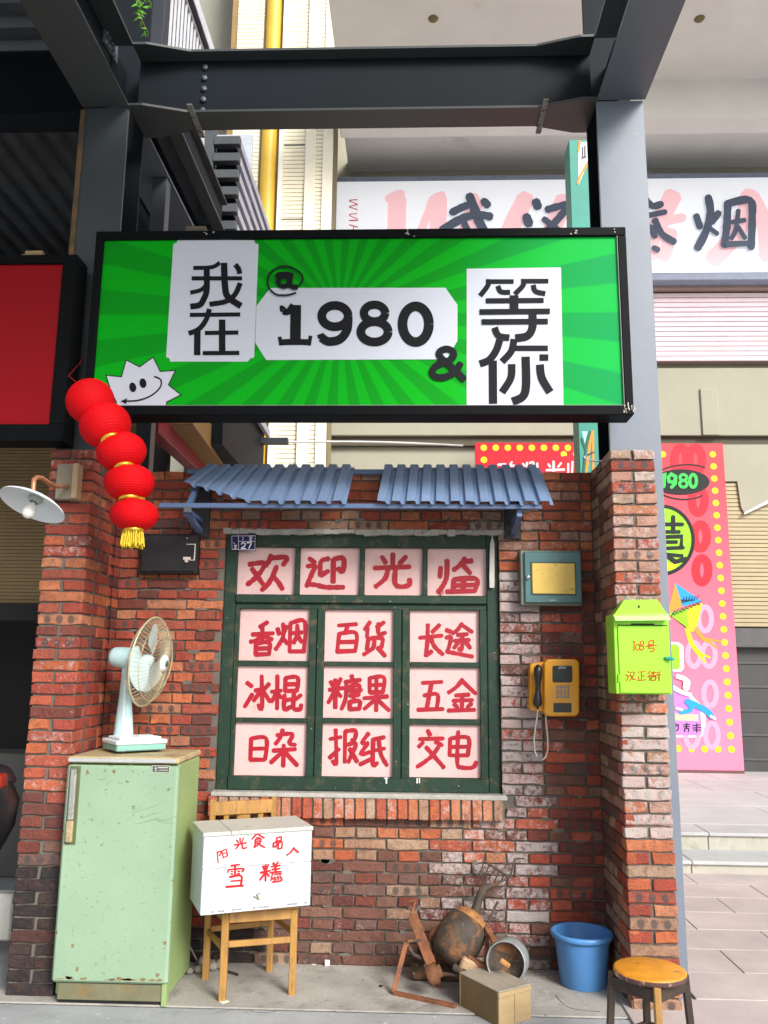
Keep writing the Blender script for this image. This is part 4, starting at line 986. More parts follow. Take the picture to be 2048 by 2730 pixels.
# glazing bars between panes, from the pane rectangles
def bars(idx, Yf, d=.05):
    rr = [ledge_lines[i] for i in idx]
    for i in range(len(rr)-1):
        bx('mullion', (rr[i][1], Yf, min(q[2] for q in rr)-.001), (rr[i+1][0], Yf+d, max(q[3] for q in rr)+.001), grn, t, .004)
bars(range(0, 4), WYf+.006)
z0a = max(q[2] for q in ledge_lines[:4]); z0b = max(q[3] for q in ledge_lines[4:7])
bx('transom', (WN[0]+.076, WYf-.010, ledge_lines[5][3]+.035), (WN[1]-.076, WYf+.06, sum(q[2] for q in ledge_lines[:4])/4-.0), grn, t, .005)
bx('transom_lip', (WN[0]+.076, WYf+.012, ledge_lines[5][3]-.002), (WN[1]-.076, WYf+.06, ledge_lines[5][3]+.034), grn, t, .003)
lo_ = [ledge_lines[4:7], ledge_lines[7:10], ledge_lines[10:13]]
xm = [(sum(r[i][1] for r in lo_)/3, sum(r[i+1][0] for r in lo_)/3) for i in range(2)]
zbot = min(q[2] for q in lo_[2]); ztop = max(q[3] for q in lo_[0])
for a, b in xm:
    mid = (a+b)/2
    bx('sash_stile', (a, WYf+.008, zbot-.03), (mid-.002, WYf+.055, ztop), grn, t, .004)
    bx('sash_stile', (mid+.002, WYf+.004, zbot-.03), (b, WYf+.055, ztop), grn, t, .004)
bx('sash_stile', (WN[0]+.076, WYf+.006, zbot-.03), (sum(r[0][0] for r in lo_)/3, WYf+.055, ztop), grn, t, .004)
bx('sash_stile', (sum(r[2][1] for r in lo_)/3, WYf+.006, zbot-.03), (WN[1]-.076, WYf+.055, ztop), grn, t, .004)
for i in range(3):
    for k in range(2):
        u, l_ = lo_[k][i], lo_[k+1][i]
        bx('glazing_bar', (u[0]-.004, WYf+.014, l_[3]), (u[1]+.004, WYf+.05, u[2]), grn, t, .003)
    u = lo_[2][i]
    bx('glazing_bar', (u[0]-.004, WYf+.014, zbot-.035), (u[1]+.004, WYf+.05, u[2]), grn, t, .003)
bx('outer_fill', (WN[0]+.076, WYf+.03, ledge_lines[0][3]), (WN[1]-.076, WYf+.06, WN[3]-.104), grn, t, .003)
for (a, b) in ((WN[0]+.076, ledge_lines[0][0]), (ledge_lines[3][1], WN[1]-.076)):
    if b-a > .005: bx('outer_fill', (a, WYf+.02, ledge_lines[3][2]), (b, WYf+.06, ledge_lines[0][3]+.002), grn, t, .003)
bx('backing', (WN[0]+.01, WYf+.07, WN[2]+.01), (WN[1]-.01, WYf+.1, WN[3]-.03), S('dark_backing', (.01, .015, .012), .8), t, 0)
# paint drips under panes
m = MB(); strokes(m, [(8, (892, 982), (893, 1012)), (5, (880, 985), (900, 985)), (7, (1063, 985), (1062, 1012)), (6, (1075, 985), (1075, 1010))], zq, 8, WYf-.014)
m.build('white_drip', S('white_drips', (.7, .7, .66), .6), t)
# small window scraps
tag(poly_part('paper_strip', [(1478, 470), (1490, 520), (1490, 745), (1488, 762), (1463, 760), (1462, 700), (1465, 520)], zp, WYf-.02, S('grey_paper', (.48, .46, .44), .8), None, .003), 'torn grey paper strip stuck at the right edge of the window', 'paper')

# house number plate
t = thing('number_plate', 'small dark blue house number plate 27 at the window corner', 'house number', PY(650, 1445, WYf-.03))
zn = zz(600, 1200, 2.07375)
nb = S('enamel_blue', (.008, .012, .085), .3, bmp=0, wear=((.3, .3, .34), .78, .8, 40)); nw = S('enamel_white', (.75, .76, .8), .4, bmp=0)
poly_part('plate', [(32, 470), (172, 468), (170, 555), (34, 555)], zn, WYf-.015, nb, t, .004)
text_part('border', [(2.2, (38, 475), (167, 473), (165, 550), (39, 550), (38, 475)), (2.2, (75, 474), (75, 550)), (2.2, (75, 505), (166, 505))], zn, 2.2, WYf-.019, nw, t, curve=False, jit=0)
text_part('digits', [(6, (90, 520), (100, 512), (112, 518), (108, 530), (90, 543), (114, 543)), (6, (121, 513), (145, 513), (132, 543))], zn, 6, WYf-.021, nw, t, jit=0)
text_part('lettering', [(3, (132, 480), (152, 480)), (3, (142, 478), (142, 502)), (3, (134, 490), (152, 490)), (3, (135, 500), (150, 500)), (3, (100, 480), (98, 500)), (3, (48, 512), (55, 520)), (3, (50, 528), (66, 526)), (3, (52, 535), (64, 535)), (3, (58, 524), (56, 545)), (3, (48, 545), (66, 543))], zn, 3, WYf-.021, nw, t, jit=0)

# ================================================================ AWNING
blu = M('blue_roof_sheet', (.15, .225, .37), .42, var=.08, scale=4, bmp=.04, wear=((.24, .34, .52), .6, .8, 6), speck=((.75, .78, .8), .775, .79, 55))
blf = M('blue_bracket_paint', (.085, .14, .27), .45, var=.12, scale=5, bmp=.05)
t = thing('awning', 'blue corrugated sheet awning over the window with a gap in the middle', 'awning', (-.3, 5.1, 2.6))
AT, AB = 2.915, 2.605; AYT, AYB = 5.12, 4.74
ad = Vector((0, AYB-AYT, AB-AT)); an = Vector((0, ad.z, -ad.y)).normalized()
if an.z < 0: an = -an
def sheet(xa, xb, pitch, cut=None):
    """trapezoid ribs running down the slope"""
    prof = []; x = xa
    while x < xb-.01:
        prof += [(x, .022), (x+pitch*.56, .022), (x+pitch*.66, 0), (x+pitch*.90, 0)]; x += pitch
    prof.append((x, .022)) if False else None
    m = MB(); v = []; f = []
    for (px, h) in prof:
        s = (1.0 if cut is None else cut(px))+random.uniform(-.012, .012)
        for th in (0, -.0015):
            v.append(Vector((px, AYT, AT))+an*(h+th)); v.append(Vector((px, AYT, AT))+ad*s+an*(h+th))
    n = len(prof)
    for i in range(n-1):
        a = i*4; b = a+4
        f += [(a, a+1, b+1, b), (a+2, b+2, b+3, a+3), (a+1, a+3, b+3, b+1), (a, b, b+2, a+2)]
    f += [(0, 2, 3, 1), (4*n-4, 4*n-3, 4*n-1, 4*n-2)]
    m.add(v, f); return m
s1a, s1b = -1.295, -.365; s2a, s2b = -.184, .752
sh1 = sheet(s1a, s1b, .0845, cut=lambda x: min(1.0, .50+(x-s1a)/.42*.5)); 
# the left sheet is skewed: it slips left towards the eaves
o1 = sh1
for i, v in enumerate(o1.v):
    k = (AYT-v[1])/(AYT-AYB); fx = 1-(v[0]-s1a)/(s1b-s1a)
    o1.v[i] = (v[0]-k*(.02+.17*fx*fx), v[1], v[2])
o1.build('corrugated_sheet', blu, t)
o2 = sheet(s2a, s2b, .0813)
for i, v in enumerate(o2.v):
    k = (AYT-v[1])/(AYT-AYB); fx = (v[0]-s2a)/(s2b-s2a)
    o2.v[i] = (v[0]-k*(.03-.045*fx), v[1], v[2])
o2.build('corrugated_sheet', blu, t)
def tubeb(name, a, b, w_=.034):
    m = MB(); m.bar(a, b, w_, w_, bv=.002); return m.build(name, blf, t)
tubeb('front_rail', (-1.495, AYB+.035, AB-.006), (.735, AYB+.035, AB-.006), .028)
tubeb('back_rail', (-1.43, AYT-.02, AT-.035), (.72, AYT-.02, AT-.035), .03)
for x in (-1.335, .61):
    tubeb('rafter', (x, AYT-.03, AT-.05), (x, AYB+.05, AB-.035), .03)
    tubeb('bracket_strut', (x+.0, AYB+.05, AB-.045), (x+.0, AYT+.0, AB-.105), .032)
    tubeb('bracket_arm', (x+.001, AYB+.06, AB-.035), (x+.001, AYT+.02, AB-.035), .026)
    m = MB(); m.box((x-.05, AYT+.005, AB-.14), (x+.05, AYT+.035, AB+.16), .003); m.build('wall_plate', S('black_plate', (.02, .02, .025), .5), t)
m = MB(); p = PY(497, 1356, AYB+.0); m.box((p.x-.022, AYB+.02, p.z-.018), (p.x+.022, AYB+.05, p.z+.018), .002); m.build('tube_end', steel_m, t)

# ================================================================ ELECTRIC BOXES
t = thing('meter_cabinet', 'teal metal cabinet with a dirty yellow panel right of the window', 'meter box', (.8, 5.1, 2.0))
zc = zz(1300, 1150, 2.218)
YB = 5.05
l, r, a, b = R4(zc, 218, 712, 556, 1016, YB)
teal = M('teal_enamel', (.055, .15, .155), .45, var=.15, scale=6, bmp=.08, wear=((.25, .27, .20), .64, .72, 9))
bx('body', (l-.02, YB+.012, a-.012), (r+.0, WY+.01, b+.01), S('grey_green_side', (.17, .19, .15), .55, wear=((.25, .15, .08), .6, .7, 20)), t, .004)
bx('door', (l, YB-.008, a), (r, YB+.012, b), teal, t, .006)
l2, r2_, a2, b2 = R4(zc, 262, 782, 515, 962, YB)
bx('panel_recess', (l2-.008, YB-.012, a2-.008), (r2_+.006, YB-.008, b2+.008), S('teal_dark', (.03, .07, .07), .5), t, .002)
bx('yellow_panel', (l2, YB-.018, a2), (r2_, YB-.012, b2), M('dirty_yellow', (.66, .45, .09), .5, var=.15, scale=8, bmp=.05, wear=((.32, .27, .09), .56, .72, 16)), t, .003)
m = MB(); p = PY(*zc(238, 864), YB); m.lathe([(0, .016), (.012, .016), (.013, 0)], Matrix.Translation((p.x, YB-.008, p.z)) @ Matrix.Rotation(rad(90), 4, 'X'), 16); m.build('lock', S('steel_bright', (.6, .6, .6), .3, metal=.8), t)
p = PY(*zc(385, 1000), YB); bx('badge', (p.x-.022, YB-.011, p.z-.004), (p.x+.022, YB-.008, p.z+.004), S('badge_grey', (.3, .34, .33), .5), t, .001)
t = thing('control_box', 'black metal box with a pale handle beneath the lanterns', 'box', (-1.45, 5.08, 2.25))
zc5 = zz(0, 1100, 2.37)
l, r, a, b = R4(zc5, 885, 765, 1248, 1018, 5.09)
bk = S('black_box', (.012, .010, .012), .4, var=.2, wear=((.05, .03, .03), .6, .7, 6))
bx('body', (l, 5.09, a), (r, WY+.01, b), bk, t, .005)
bx('door', (l+.012, 5.078, a+.012), (r-.012, 5.09, b-.012), bk, t, .004)
m = MB(); strokes(m, [(5, (1180, 832), (1237, 832)), (8, (1235, 830), (1228, 932)), (5, (1195, 932), (1230, 932))], zc5, 6, 5.076, curve=False, jit=0, th=.003); m.build('handle_bar', S('handle_grey', (.55, .52, .5), .4), t)
m = MB(); p = PY(*zc5(1185, 925), 5.07); m.box((p.x-.026, 5.058, p.z-.008), (p.x+.02, 5.078, p.z+.012), .003); m.box((p.x-.014, 5.055, p.z-.022), (p.x+.006, 5.078, p.z-.008), .003); m.build('latch', S('latch_pink', (.62, .50, .48), .4), t)
m = MB(); p = PY(*zc5(1183, 793), 5.078); m.box((p.x-.004, 5.074, p.z-.004), (p.x+.004, 5.079, p.z+.004), .001); m.build('screw', S('handle_grey', (.55, .52, .5), .4), t)

# ================================================================ PHONE
t = thing('pay_telephone', 'yellow wall pay phone with black handset and pale hanging cord', 'telephone', (.8, 5.05, 1.35))
zf = zz(1300, 1600, 2.218); YT = 5.03
yb_ = M('yellow_plastic', (.74, .33, .008), .32, var=.06, scale=5, bmp=.02, coat=.2)
bp = S('black_plastic', (.015, .015, .017), .35)
def rrect(x0, y0, x1, y1, r, n=5):
    o = []
    for cx, cy, a0 in ((x1-r, y0+r, -90), (x1-r, y1-r, 0), (x0+r, y1-r, 90), (x0+r, y0+r, 180)):
        for i in range(n+1): a = rad(a0+90*i/n); o.append((cx+r*math.cos(a), cy+r*math.sin(a)))
    return o
def plate_(name, pts, tr, Y, d, mat, par, bevel=.004):
    bmq = bmesh.new(); A = [PY(*tr(*q), Y) for q in pts]; vs1 = [bmq.verts.new(q) for q in A]
    f = bmq.faces.new(vs1); r = bmesh.ops.extrude_face_region(bmq, geom=[f]); bmesh.ops.translate(bmq, vec=(0, d, 0), verts=[v for v in r['geom'] if isinstance(v, bmesh.types.BMVert)])
    bmesh.ops.recalc_face_normals(bmq, faces=bmq.faces)
    ed = [e for e in bmq.edges if all(abs(v.co.y-Y) < 1e-5 for v in e.verts)]
    if bevel: bmesh.ops.bevel(bmq, geom=ed, offset=bevel, segments=3, affect='EDGES', profile=.5)
    me = bpy.data.meshes.new(name); bmq.to_mesh(me); bmq.free(); me.materials.append(mat)
    return link(name, me, par)
plate_('cradle', [(252, 388), (262, 374), (345, 362), (370, 380), (370, 660), (262, 655), (248, 640)], zf, YT+.035, .10, yb_, t, .008)
plate_('body', rrect(335, 348, 545, 688, 34), zf, YT-.01, .14, yb_, t, .010)
plate_('display_panel', rrect(384, 387, 502, 487, 12), zf, YT-.012, .01, bp, t, .002)
poly_part('screen', [(405, 425), (464, 425), (464, 456), (405, 456)], zf, YT-.013, S('lcd_green', (.035, .065, .045), .25, bmp=0), t)
text_part('logo', [(4, (422, 400), (432, 392), (436, 402)), (3, (420, 405), (435, 404)), (4, (440, 396), (465, 396)), (4, (440, 402), (462, 402))], zf, 3, YT-.013, S('logo_grey', (.5, .5, .52), .4, bmp=0), t, jit=.1)
plate_('card_slot', rrect(390, 608, 497, 664, 5), zf, YT-.012, .008, bp, t, .001)
m = MB(); p = PY(*zf(444, 637), YT-.013); m.lathe([(0, .004), (.005, .003), (.006, 0)], Matrix.Translation((p.x, YT-.012, p.z)) @ Matrix.Rotation(rad(90), 4, 'X'), 10); m.build('coin_knob', steel_m, t)
kk = MB(); kk.lathe([(0, .006), (.007, .005), (.009, 0)], Matrix.Rotation(rad(90), 4, 'X'), 10); kk = kk.data('key', S('key_grey', (.40, .39, .37), .35, metal=.3)); fixn(kk)
for i in range(4):
    for j in range(4):
        p = PY(*zf(412+i*21, 512+j*20), YT-.01); link('key', kk, t, (p.x, YT-.010, p.z))
h1, h2 = PY(*zf(300, 425), YT-.02), PY(*zf(296, 605), YT-.02)
m = MB(); dv = h2-h1
m.tube([h1+Vector((0, .01, .035)), h1+Vector((0, -.0, .025)), h1, h1+dv*.2, h1+dv*.35, h1+dv*.65, h1+dv*.8, h2, h2+Vector((0, .0, -.022))], [.012, .024, .026, .022, .016, .016, .022, .027, .02], 14)
m.build('handset', bp, t)
cord = S('cord_grey', (.62, .60, .54), .4)
c1 = [PY(*zf(x, y), YT+.03) for x, y in ((297, 640), (293, 690), (283, 760), (275, 830), (280, 895), (293, 925))]
c2 = [PY(*zf(x, y), YT+.05) for x, y in ((343, 665), (348, 740), (356, 810), (357, 880), (345, 925), (325, 945))]
m = MB(); m.tube(c1, .0045, 6); m.build('cord', cord, t); m = MB(); m.tube(c2, .0045, 6); m.build('cord', cord, t)
m = MB(); m.tube([h2+Vector((0, 0, -.02)), c1[0]], .008, 8); m.build('cord_sleeve', bp, t)

# ================================================================ LETTER BOX
t = thing('letter_box', 'lime green metal letter box with red writing on the right pillar', 'mailbox', (1.25, 4.45, 1.5))
YM = 4.42
lg = M('lime_enamel', (.30, .72, .03), .38, var=.05, scale=4, bmp=.02)
def Rm(a, b, c, d, Y=YM): return R4(zf, a, b, c, d, Y)
l, r, a, b = Rm(752, 118, 1082, 556)
bx('body', (l, YM, a), (r, 4.595, b+.03), lg, t, .004)
l3, r3_, a3, b3 = Rm(775, 153, 1072, 550)
bx('door', (l3, YM-.008, a3), (r3_, YM-.001, b3), lg, t, .003)
bx('door_shadow_gap', (l3, YM-.003, b3+.001), (r3_, YM-.0005, b3+.006), S('dark_slot', (.01, .03, .005), .7), t, 0)
l4, r4_, a4, b4 = Rm(848, 138, 985, 150)
bx('letter_slot', (l4, YM-.002, a4), (r4_, YM+.002, b4), S('dark_slot', (.01, .03, .005), .7), t, 0)
zt7 = zz(1300, 1150, 2.218)
# hood: sloping lip in front of a backplate with clipped corners
q = [PY(*zt7(x, y), 4.50) for x, y in ((808, 997), (1003, 995), (1062, 1078), (752, 1080))]
A_ = [PY(*zt7(745, 1080), 4.44), PY(*zt7(1068, 1078), 4.44), PY(*zt7(1082, 1112), YM-.05), PY(*zt7(757, 1115), YM-.05)]
m = MB(); m.prism([q[0], q[1], q[2], q[3]], (0, .09, 0)); m.build('back_plate', lg, t)
m = MB(); m.prism(A_, (0, .0, -.004)); m.prism([A_[0], A_[1], A_[1]+Vector((0, .15, .0)), A_[0]+Vector((0, .15, .0))], (0, 0, -.004)); m.build('hood', S('lime_hood', (.52, .80, .30), .35, var=.05), t)
p = PY(*zt7(895, 1036), 4.499); bx('screw_hole', (p.x-.005, 4.495, p.z-.006), (p.x+.005, 4.4995, p.z+.006), bp, t, .001)
rp = S('brick_red_paint', (.50, .05, .01), .6, bmp=0)
text_part('lettering', [((862, 250), (868, 242), (866, 300)), tuple(ell(888, 278, 12, 18, 14)), tuple(ell(914, 254, 10, 13, 12)), tuple(ell(913, 282, 12, 13, 12)), ((955, 245), (952, 262)), ((955, 242), (982, 240), (980, 260), (953, 262)), ((938, 272), (1003, 266)), ((960, 272), (955, 284), (985, 283), (982, 303), (962, 300)),
  ((825, 418), (838, 428)), ((818, 440), (830, 448)), ((838, 445), (822, 478)), ((845, 428), (868, 425), (860, 452), (838, 478)), ((845, 438), (858, 462), (875, 470)),
  ((890, 425), (935, 422)), ((912, 424), (910, 472)), ((912, 448), (930, 447)), ((895, 450), (895, 474)), ((885, 476), (940, 470)),
  ((962, 420), (948, 435)), ((962, 438), (946, 455)), ((958, 445), (958, 475)), ((968, 430), (998, 428)), ((982, 420), (980, 448)), ((966, 446), (1000, 444)), ((972, 452), (970, 472), (996, 472)), ((972, 452), (996, 452), (994, 472)), ((1005, 426), (1024, 424)), ((1002, 440), (1028, 437)), ((1017, 438), (1016, 476))], zf, 6.2, YM-.009, rp, t, jit=.2, xb=(876, 901, 930, 944), yb=(350,))
m = MB(); p = PY(*zf(1062, 347), YM-.01); m.tube([p+Vector((-.01, 0, 0)), p+Vector((.02, -.018, 0)), p+Vector((.032, -.018, -.002))], [.008, .009, .006], 8); m.tube([p+Vector((-.012, -.006, .006)), p+Vector((.02, -.006, .006))], .006, 8); m.build('lock_tag', S('teal_lock', (.02, .32, .22), .5), t)
m = MB()
for y in (232, 460): p = PY(*zf(776, y), YM-.006); m.tube([p+Vector((0, 0, -.02)), p+Vector((0, 0, .02))], .004, 6)
m.build('hinge', lg, t)

# bent wire at the pillar top
t_m = MB(); zw = zz(1340, 1150, 3.318)
t_m.tube([PY(*zw(x, y), yy) for x, y, yy in ((900, 262, 4.72), (860, 265, 4.70), (800, 262, 4.65), (740, 245, 4.6), (715, 232, 4.6), (740, 215, 4.68), (805, 185, 4.85))], .006, 8)
tag(t_m.build('bent_wire', S('wire_grey', (.42, .42, .42), .35, metal=.5)), 'bent grey wire loop sticking out beside the right pillar top', 'wire')

# ================================================================ LANTERNS
t = thing('lantern_string', 'string of five round red paper lanterns ending in a yellow tassel', 'lanterns', PY(240, 1040, 4.3))
lm = M('red_lantern_silk', (.60, .0, .004), .7, var=.10, scale=7, bmp=.05)
lm.node_tree.nodes['Principled BSDF'].inputs['Specular IOR Level'].default_value = .2
gold = M('gold_foil', (.75, .48, .05), .28, metal=.7, var=.3, scale=40, bmp=.2)
LN = [((241, 1070), 62, 62, (.62, -.30), 4.20), ((281, 1134), 66, 62, (.50, -.30), 4.22), ((324, 1205), 64, 54, (.30, -.20), 4.25), ((345, 1287), 65, 52, (.12, -.14), 4.28), ((358, 1373), 63, 47, (.04, -.06), 4.30)]
prev = None
for i, (c, rx, ry, tilt, Y) in enumerate(LN):
    p = PY(*c, Y); zc_ = (p-Vector((0, 0, H))).dot(FW); R_ = rx*zc_/FPX; hh = ry*zc_/FPX*.93
    mt = Matrix.Translation(p) @ Matrix.Rotation(tilt[0]*-1, 4, 'Y') @ Matrix.Rotation(tilt[1], 4, 'X')
    m = MB(); prof = []; N = 72; rmin = R_*.40
    for k in range(N+1):
        th = math.pi*(.135+.73*k/N); zz_ = -math.cos(th); rr = math.sin(th)
        rib = 1+.022*(1 if k % 4 == 0 else (-.5 if k % 4 == 2 else .15))
        prof.append((R_*rr*rib, hh*zz_))
    m.lathe(prof, mt, 48); b = m.build('lantern', lm, t)
    for sg in (-1, 1):
        g = MB()
        zr_ = sg*hh*math.cos(math.pi*.135); rr = R_*math.sin(math.pi*.135)
        g.lathe([(rr*1.02, zr_-sg*.004), (rr*1.06, zr_+sg*.004), (rr*1.04, zr_+sg*.014), (rr*.5, zr_+sg*.016), (0, zr_+sg*.016)], mt, 28)
        g.build('gold_ring', gold, b)
    if prev is not None:
        pass
    prev = p; last = (mt, R_, hh)
mt, R_, hh = last
ty = M('yellow_tassel', (.78, .58, .02), .5, var=.25, scale=60, bmp=.2)
m = MB()
for k in range(90):
    a = random.uniform(0, 2*math.pi); r0 = R_*.40*math.sqrt(random.random()); L = .085+random.uniform(-.012, .012)
    p = mt @ Vector((r0*math.cos(a), r0*math.sin(a), -hh*.93)); q = p+Vector((r0*.25*math.cos(a)+random.uniform(-.004, .004), r0*.25*math.sin(a), -L))
    m.tube([p, (p+q)/2+Vector((random.uniform(-.003, .003), 0, 0)), q], .0035, 4)
m.build('tassel', ty, t)
m = MB(); m.tube([PY(241, 1070, 4.2)+Vector((-.05, .1, .08)), Vector((-1.98, 4.5, 3.30)), Vector((-2.0, 4.74, 3.5))], .003, 5); m.build('hanging_cord', S('red_cord', (.4, .01, .02), .6), t)

# ================================================================ WALL LAMP
t = thing('wall_lamp', 'white enamel lamp shade with a bulb on a bent copper arm', 'lamp', PY(205, 1295, 4.59))
zL = zz(0, 1150, 4.74)
wood = M('raw_wood', (.46, .33, .19), .7, var=.12, scale=4, bmp=.15, sc=(14, 14, 1.5), wear=((.34, .23, .12), .55, .75, 5))
l, r, a, b = R4(zL, 740, 425, 945, 870, 4.58)
bx('mounting_board', (l, 4.545, a), (r+.02, 4.592, b), M('board_grey', (.26, .23, .17), .8, var=.3, scale=6, bmp=.1), t, .004)
l2, r2_, a2, b2 = R4(zL, 940, 420, 1012, 860, 4.56)
bx('batten', (l2, 4.52, a2), (r2_, 4.595, b2), wood, t, .004)
cop = M('copper_pipe', (.48, .22, .12), .38, metal=.35, var=.2, scale=14, bmp=.03)
arm = [PY(*zL(x, y), Y) for x, y, Y in ((850, 705, 4.545), (780, 695, 4.45), (680, 690, 4.33), (600, 640, 4.24), (530, 590, 4.17), (470, 580, 4.12), (430, 610, 4.09), (425, 680, 4.08), (420, 760, 4.08))]
armp = smooth_line([(0, 0)], 3)
m = MB(); m.tube(arm, .0125, 12); m.build('arm', cop, t)
sc_ = PY(*zL(410, 930), 4.08)
tl = Matrix.Translation(sc_) @ Matrix.Rotation(rad(13), 4, 'Y') @ Matrix.Rotation(rad(-20), 4, 'X')
zc_ = (sc_-Vector((0, 0, H))).dot(FW); RS = 88*zc_/FPX
en = M('white_enamel', (.74, .78, .80), .3, var=.04, scale=3, bmp=.02, wear=((.50, .50, .42), .66, .8, 5))
m = MB(); m.lathe([(RS, -.004), (RS*.97, .006), (RS*.80, .022), (RS*.55, .032), (RS*.30, .042), (RS*.20, .052), (RS*.16, .062), (0, .064)], tl, 48)
m.lathe([(RS, -.004), (RS*.96, .002), (RS*.79, .018), (RS*.54, .028), (RS*.29, .038), (RS*.19, .048), (0, .050)], tl, 48); m.build('shade', en, t)
m = MB(); m.lathe([(.0, .050), (.034, .050), (.035, .03), (.030, .018), (.020, .016)], tl, 24); m.build('socket', S('socket_grey', (.42, .45, .42), .4), t)
bg_ = S('bulb_glass', (.80, .80, .76), .12, var=.02, bmp=0, coat=.5)
m = MB(); m.lathe([(.012, .012), (.016, .0), (.028, -.022), (.033, -.042), (.028, -.062), (.014, -.074), (0, -.077)], tl, 24); m.build('bulb', bg_, t)

# ================================================================ REFRIGERATOR
fx0, fx1, fy0, fy1, fz = -1.816, -1.226, 4.50, 4.97, 1.20
t = thing('refrigerator', 'old pale green single door refrigerator with a scratched door', 'refrigerator', ((fx0+fx1)/2, 4.9, 0))
fg = M('mint_enamel', (.262, .385, .262), .45, var=.14, scale=2.2, bmp=.06, wear=((.15, .19, .08), .60, .67, 34), speck=((.17, .11, .03), .715, .74, 34))
fgs = M('mint_side', (.25, .35, .14), .5, var=.12, scale=3, bmp=.05, wear=((.24, .25, .10), .58, .74, 8))
ftm = M('fridge_top', (.45, .36, .20), .5, var=.2, scale=5, bmp=.1, wear=((.28, .18, .08), .52, .7, 9))
bx('cabinet', (fx0+.006, fy0+.05, .03), (fx1-.006, fy1, fz-.035), fgs, t, .008)
bx('top_panel', (fx0, fy0+.006, fz-.032), (fx1, fy1, fz), ftm, t, .008)
bx('top_trim', (fx0+.004, fy0-.002, fz-.026), (fx1-.02, fy0+.008, fz-.006), S('chrome_trim', (.72, .74, .76), .25, metal=.6), t, .002)
bx('door', (fx0, fy0, .105), (fx1, fy0+.048, fz-.042), fg, t, .012)
bx('plinth', (fx0+.03, fy0+.02, .02), (fx1-.01, fy0+.06, .098), M('plinth_brown', (.16, .155, .09), .6, var=.3, wear=((.24, .13, .05), .55, .7, 8)), t, .003)
bx('plinth_post', (fx1-.03, fy0+.012, .0), (fx1-.004, fy0+.06, .104), fgs, t, .003)
bx('foot_rail', (fx0+.03, fy0+.03, 0), (fx1-.03, fy1-.04, .021), bp, t, .002)
z8 = zz(0, 1600, 2.37)
hl, hr, ha, hb = R4(z8, 455, 1048, 515, 1415, fy0)
bx('handle_recess', (fx0+.018, fy0-.004, ha-.10), (fx0+.075, fy0+.002, hb), S('olive_frame', (.10, .12, .05), .5), t, .002)
hz0 = ha-.10
bx('handle', (fx0+.028, fy0-.022, hz0+.12), (fx0+.060, fy0-.004, hb-.010), S('chrome_handle', (.60, .60, .57), .25, metal=.7, wear=((.25, .24, .2), .5, .7, 12)), t, .006)
bx('handle_grip', (fx0+.026, fy0-.026, hz0+.012), (fx0+.062, fy0-.004, hz0+.118), M('worn_brass', (.48, .38, .22), .4, metal=.3, var=.4, scale=20), t, .006)
nl, nr, na, nb_ = R4(z8, 965, 1048, 1070, 1086, fy0)
bx('name_plate', (nl, fy0-.003, na), (nr, fy0, nb_), S('plate_dark', (.09, .09, .08), .4), t, .001)
bx('name_plate_rim', (nl-.003, fy0-.0015, na-.003), (nr+.003, fy0+.0005, nb_+.003), S('plate_rim', (.5, .5, .46), .4), t, .0)
text_part('name_plate_print', [(5, (978, 1063), (992, 1063)), (5, (985, 1055), (985, 1072)), (7, (1000, 1058), (1060, 1058)), (4, (1005, 1074), (1060, 1074)), (4, (978, 1078), (992, 1078))], z8, 5, fy0-.003, S('plate_rim', (.5, .5, .46), .4), t, jit=.15)
ru = M('door_rust', (.20, .15, .06), .8, var=.5, scale=30, bmp=.2)
m = MB(); random.seed(5)
for i in range(15):
    x = random.uniform(fx0+.01, fx1-.03); w_ = random.uniform(.006, .035); h_ = random.uniform(.003, .011)*(1.6 if x > fx1-.12 else 1)
    m.prism([Vector((x+w_*math.cos(a)*random.uniform(.5, 1.1), fy0-.0004, .121+h_*(1+math.sin(a))*random.uniform(.5, 1))) for a in [2*math.pi*j/8 for j in range(8)]], (0, .001, 0))
for x, z in ((fx0+.13, .17), (fx0+.10, .28), (fx1-.05, .15), (fx0+.11, 1.12), (fx0+.25, 1.13), (fx1-.02, .3)):
    m.prism([Vector((x+.012*math.cos(a)*random.uniform(.4, 1.1), fy0-.0004, z+.014*math.sin(a)*random.uniform(.4, 1.1))) for a in [2*math.pi*j/9 for j in range(9)]], (0, .001, 0))
o = m.build('rust_patch', ru, t); o['kind'] = 'stuff'
# scratches
m = MB(); strokes(m, [(2.5, (830, 1345), (900, 1325), (980, 1300), (1050, 1255)), (2, (840, 1330), (910, 1290)), (2.5, (980, 1385), (1050, 1390), (1140, 1350)), (2, (900, 1380), (960, 1350), (1020, 1340)), (2, (860, 1415), (1010, 1375)), (2, (625, 1132), (680, 1128)), (2, (760, 1228), (775, 1232)), (2, (870, 1000), (820, 1040)), (2, (1000, 1400), (1120, 1410))], z8, 2.5, fy0-.001, jit=.4)
m.build('scratch', S('scratch_olive', (.24, .32, .17), .6, bmp=0), t)

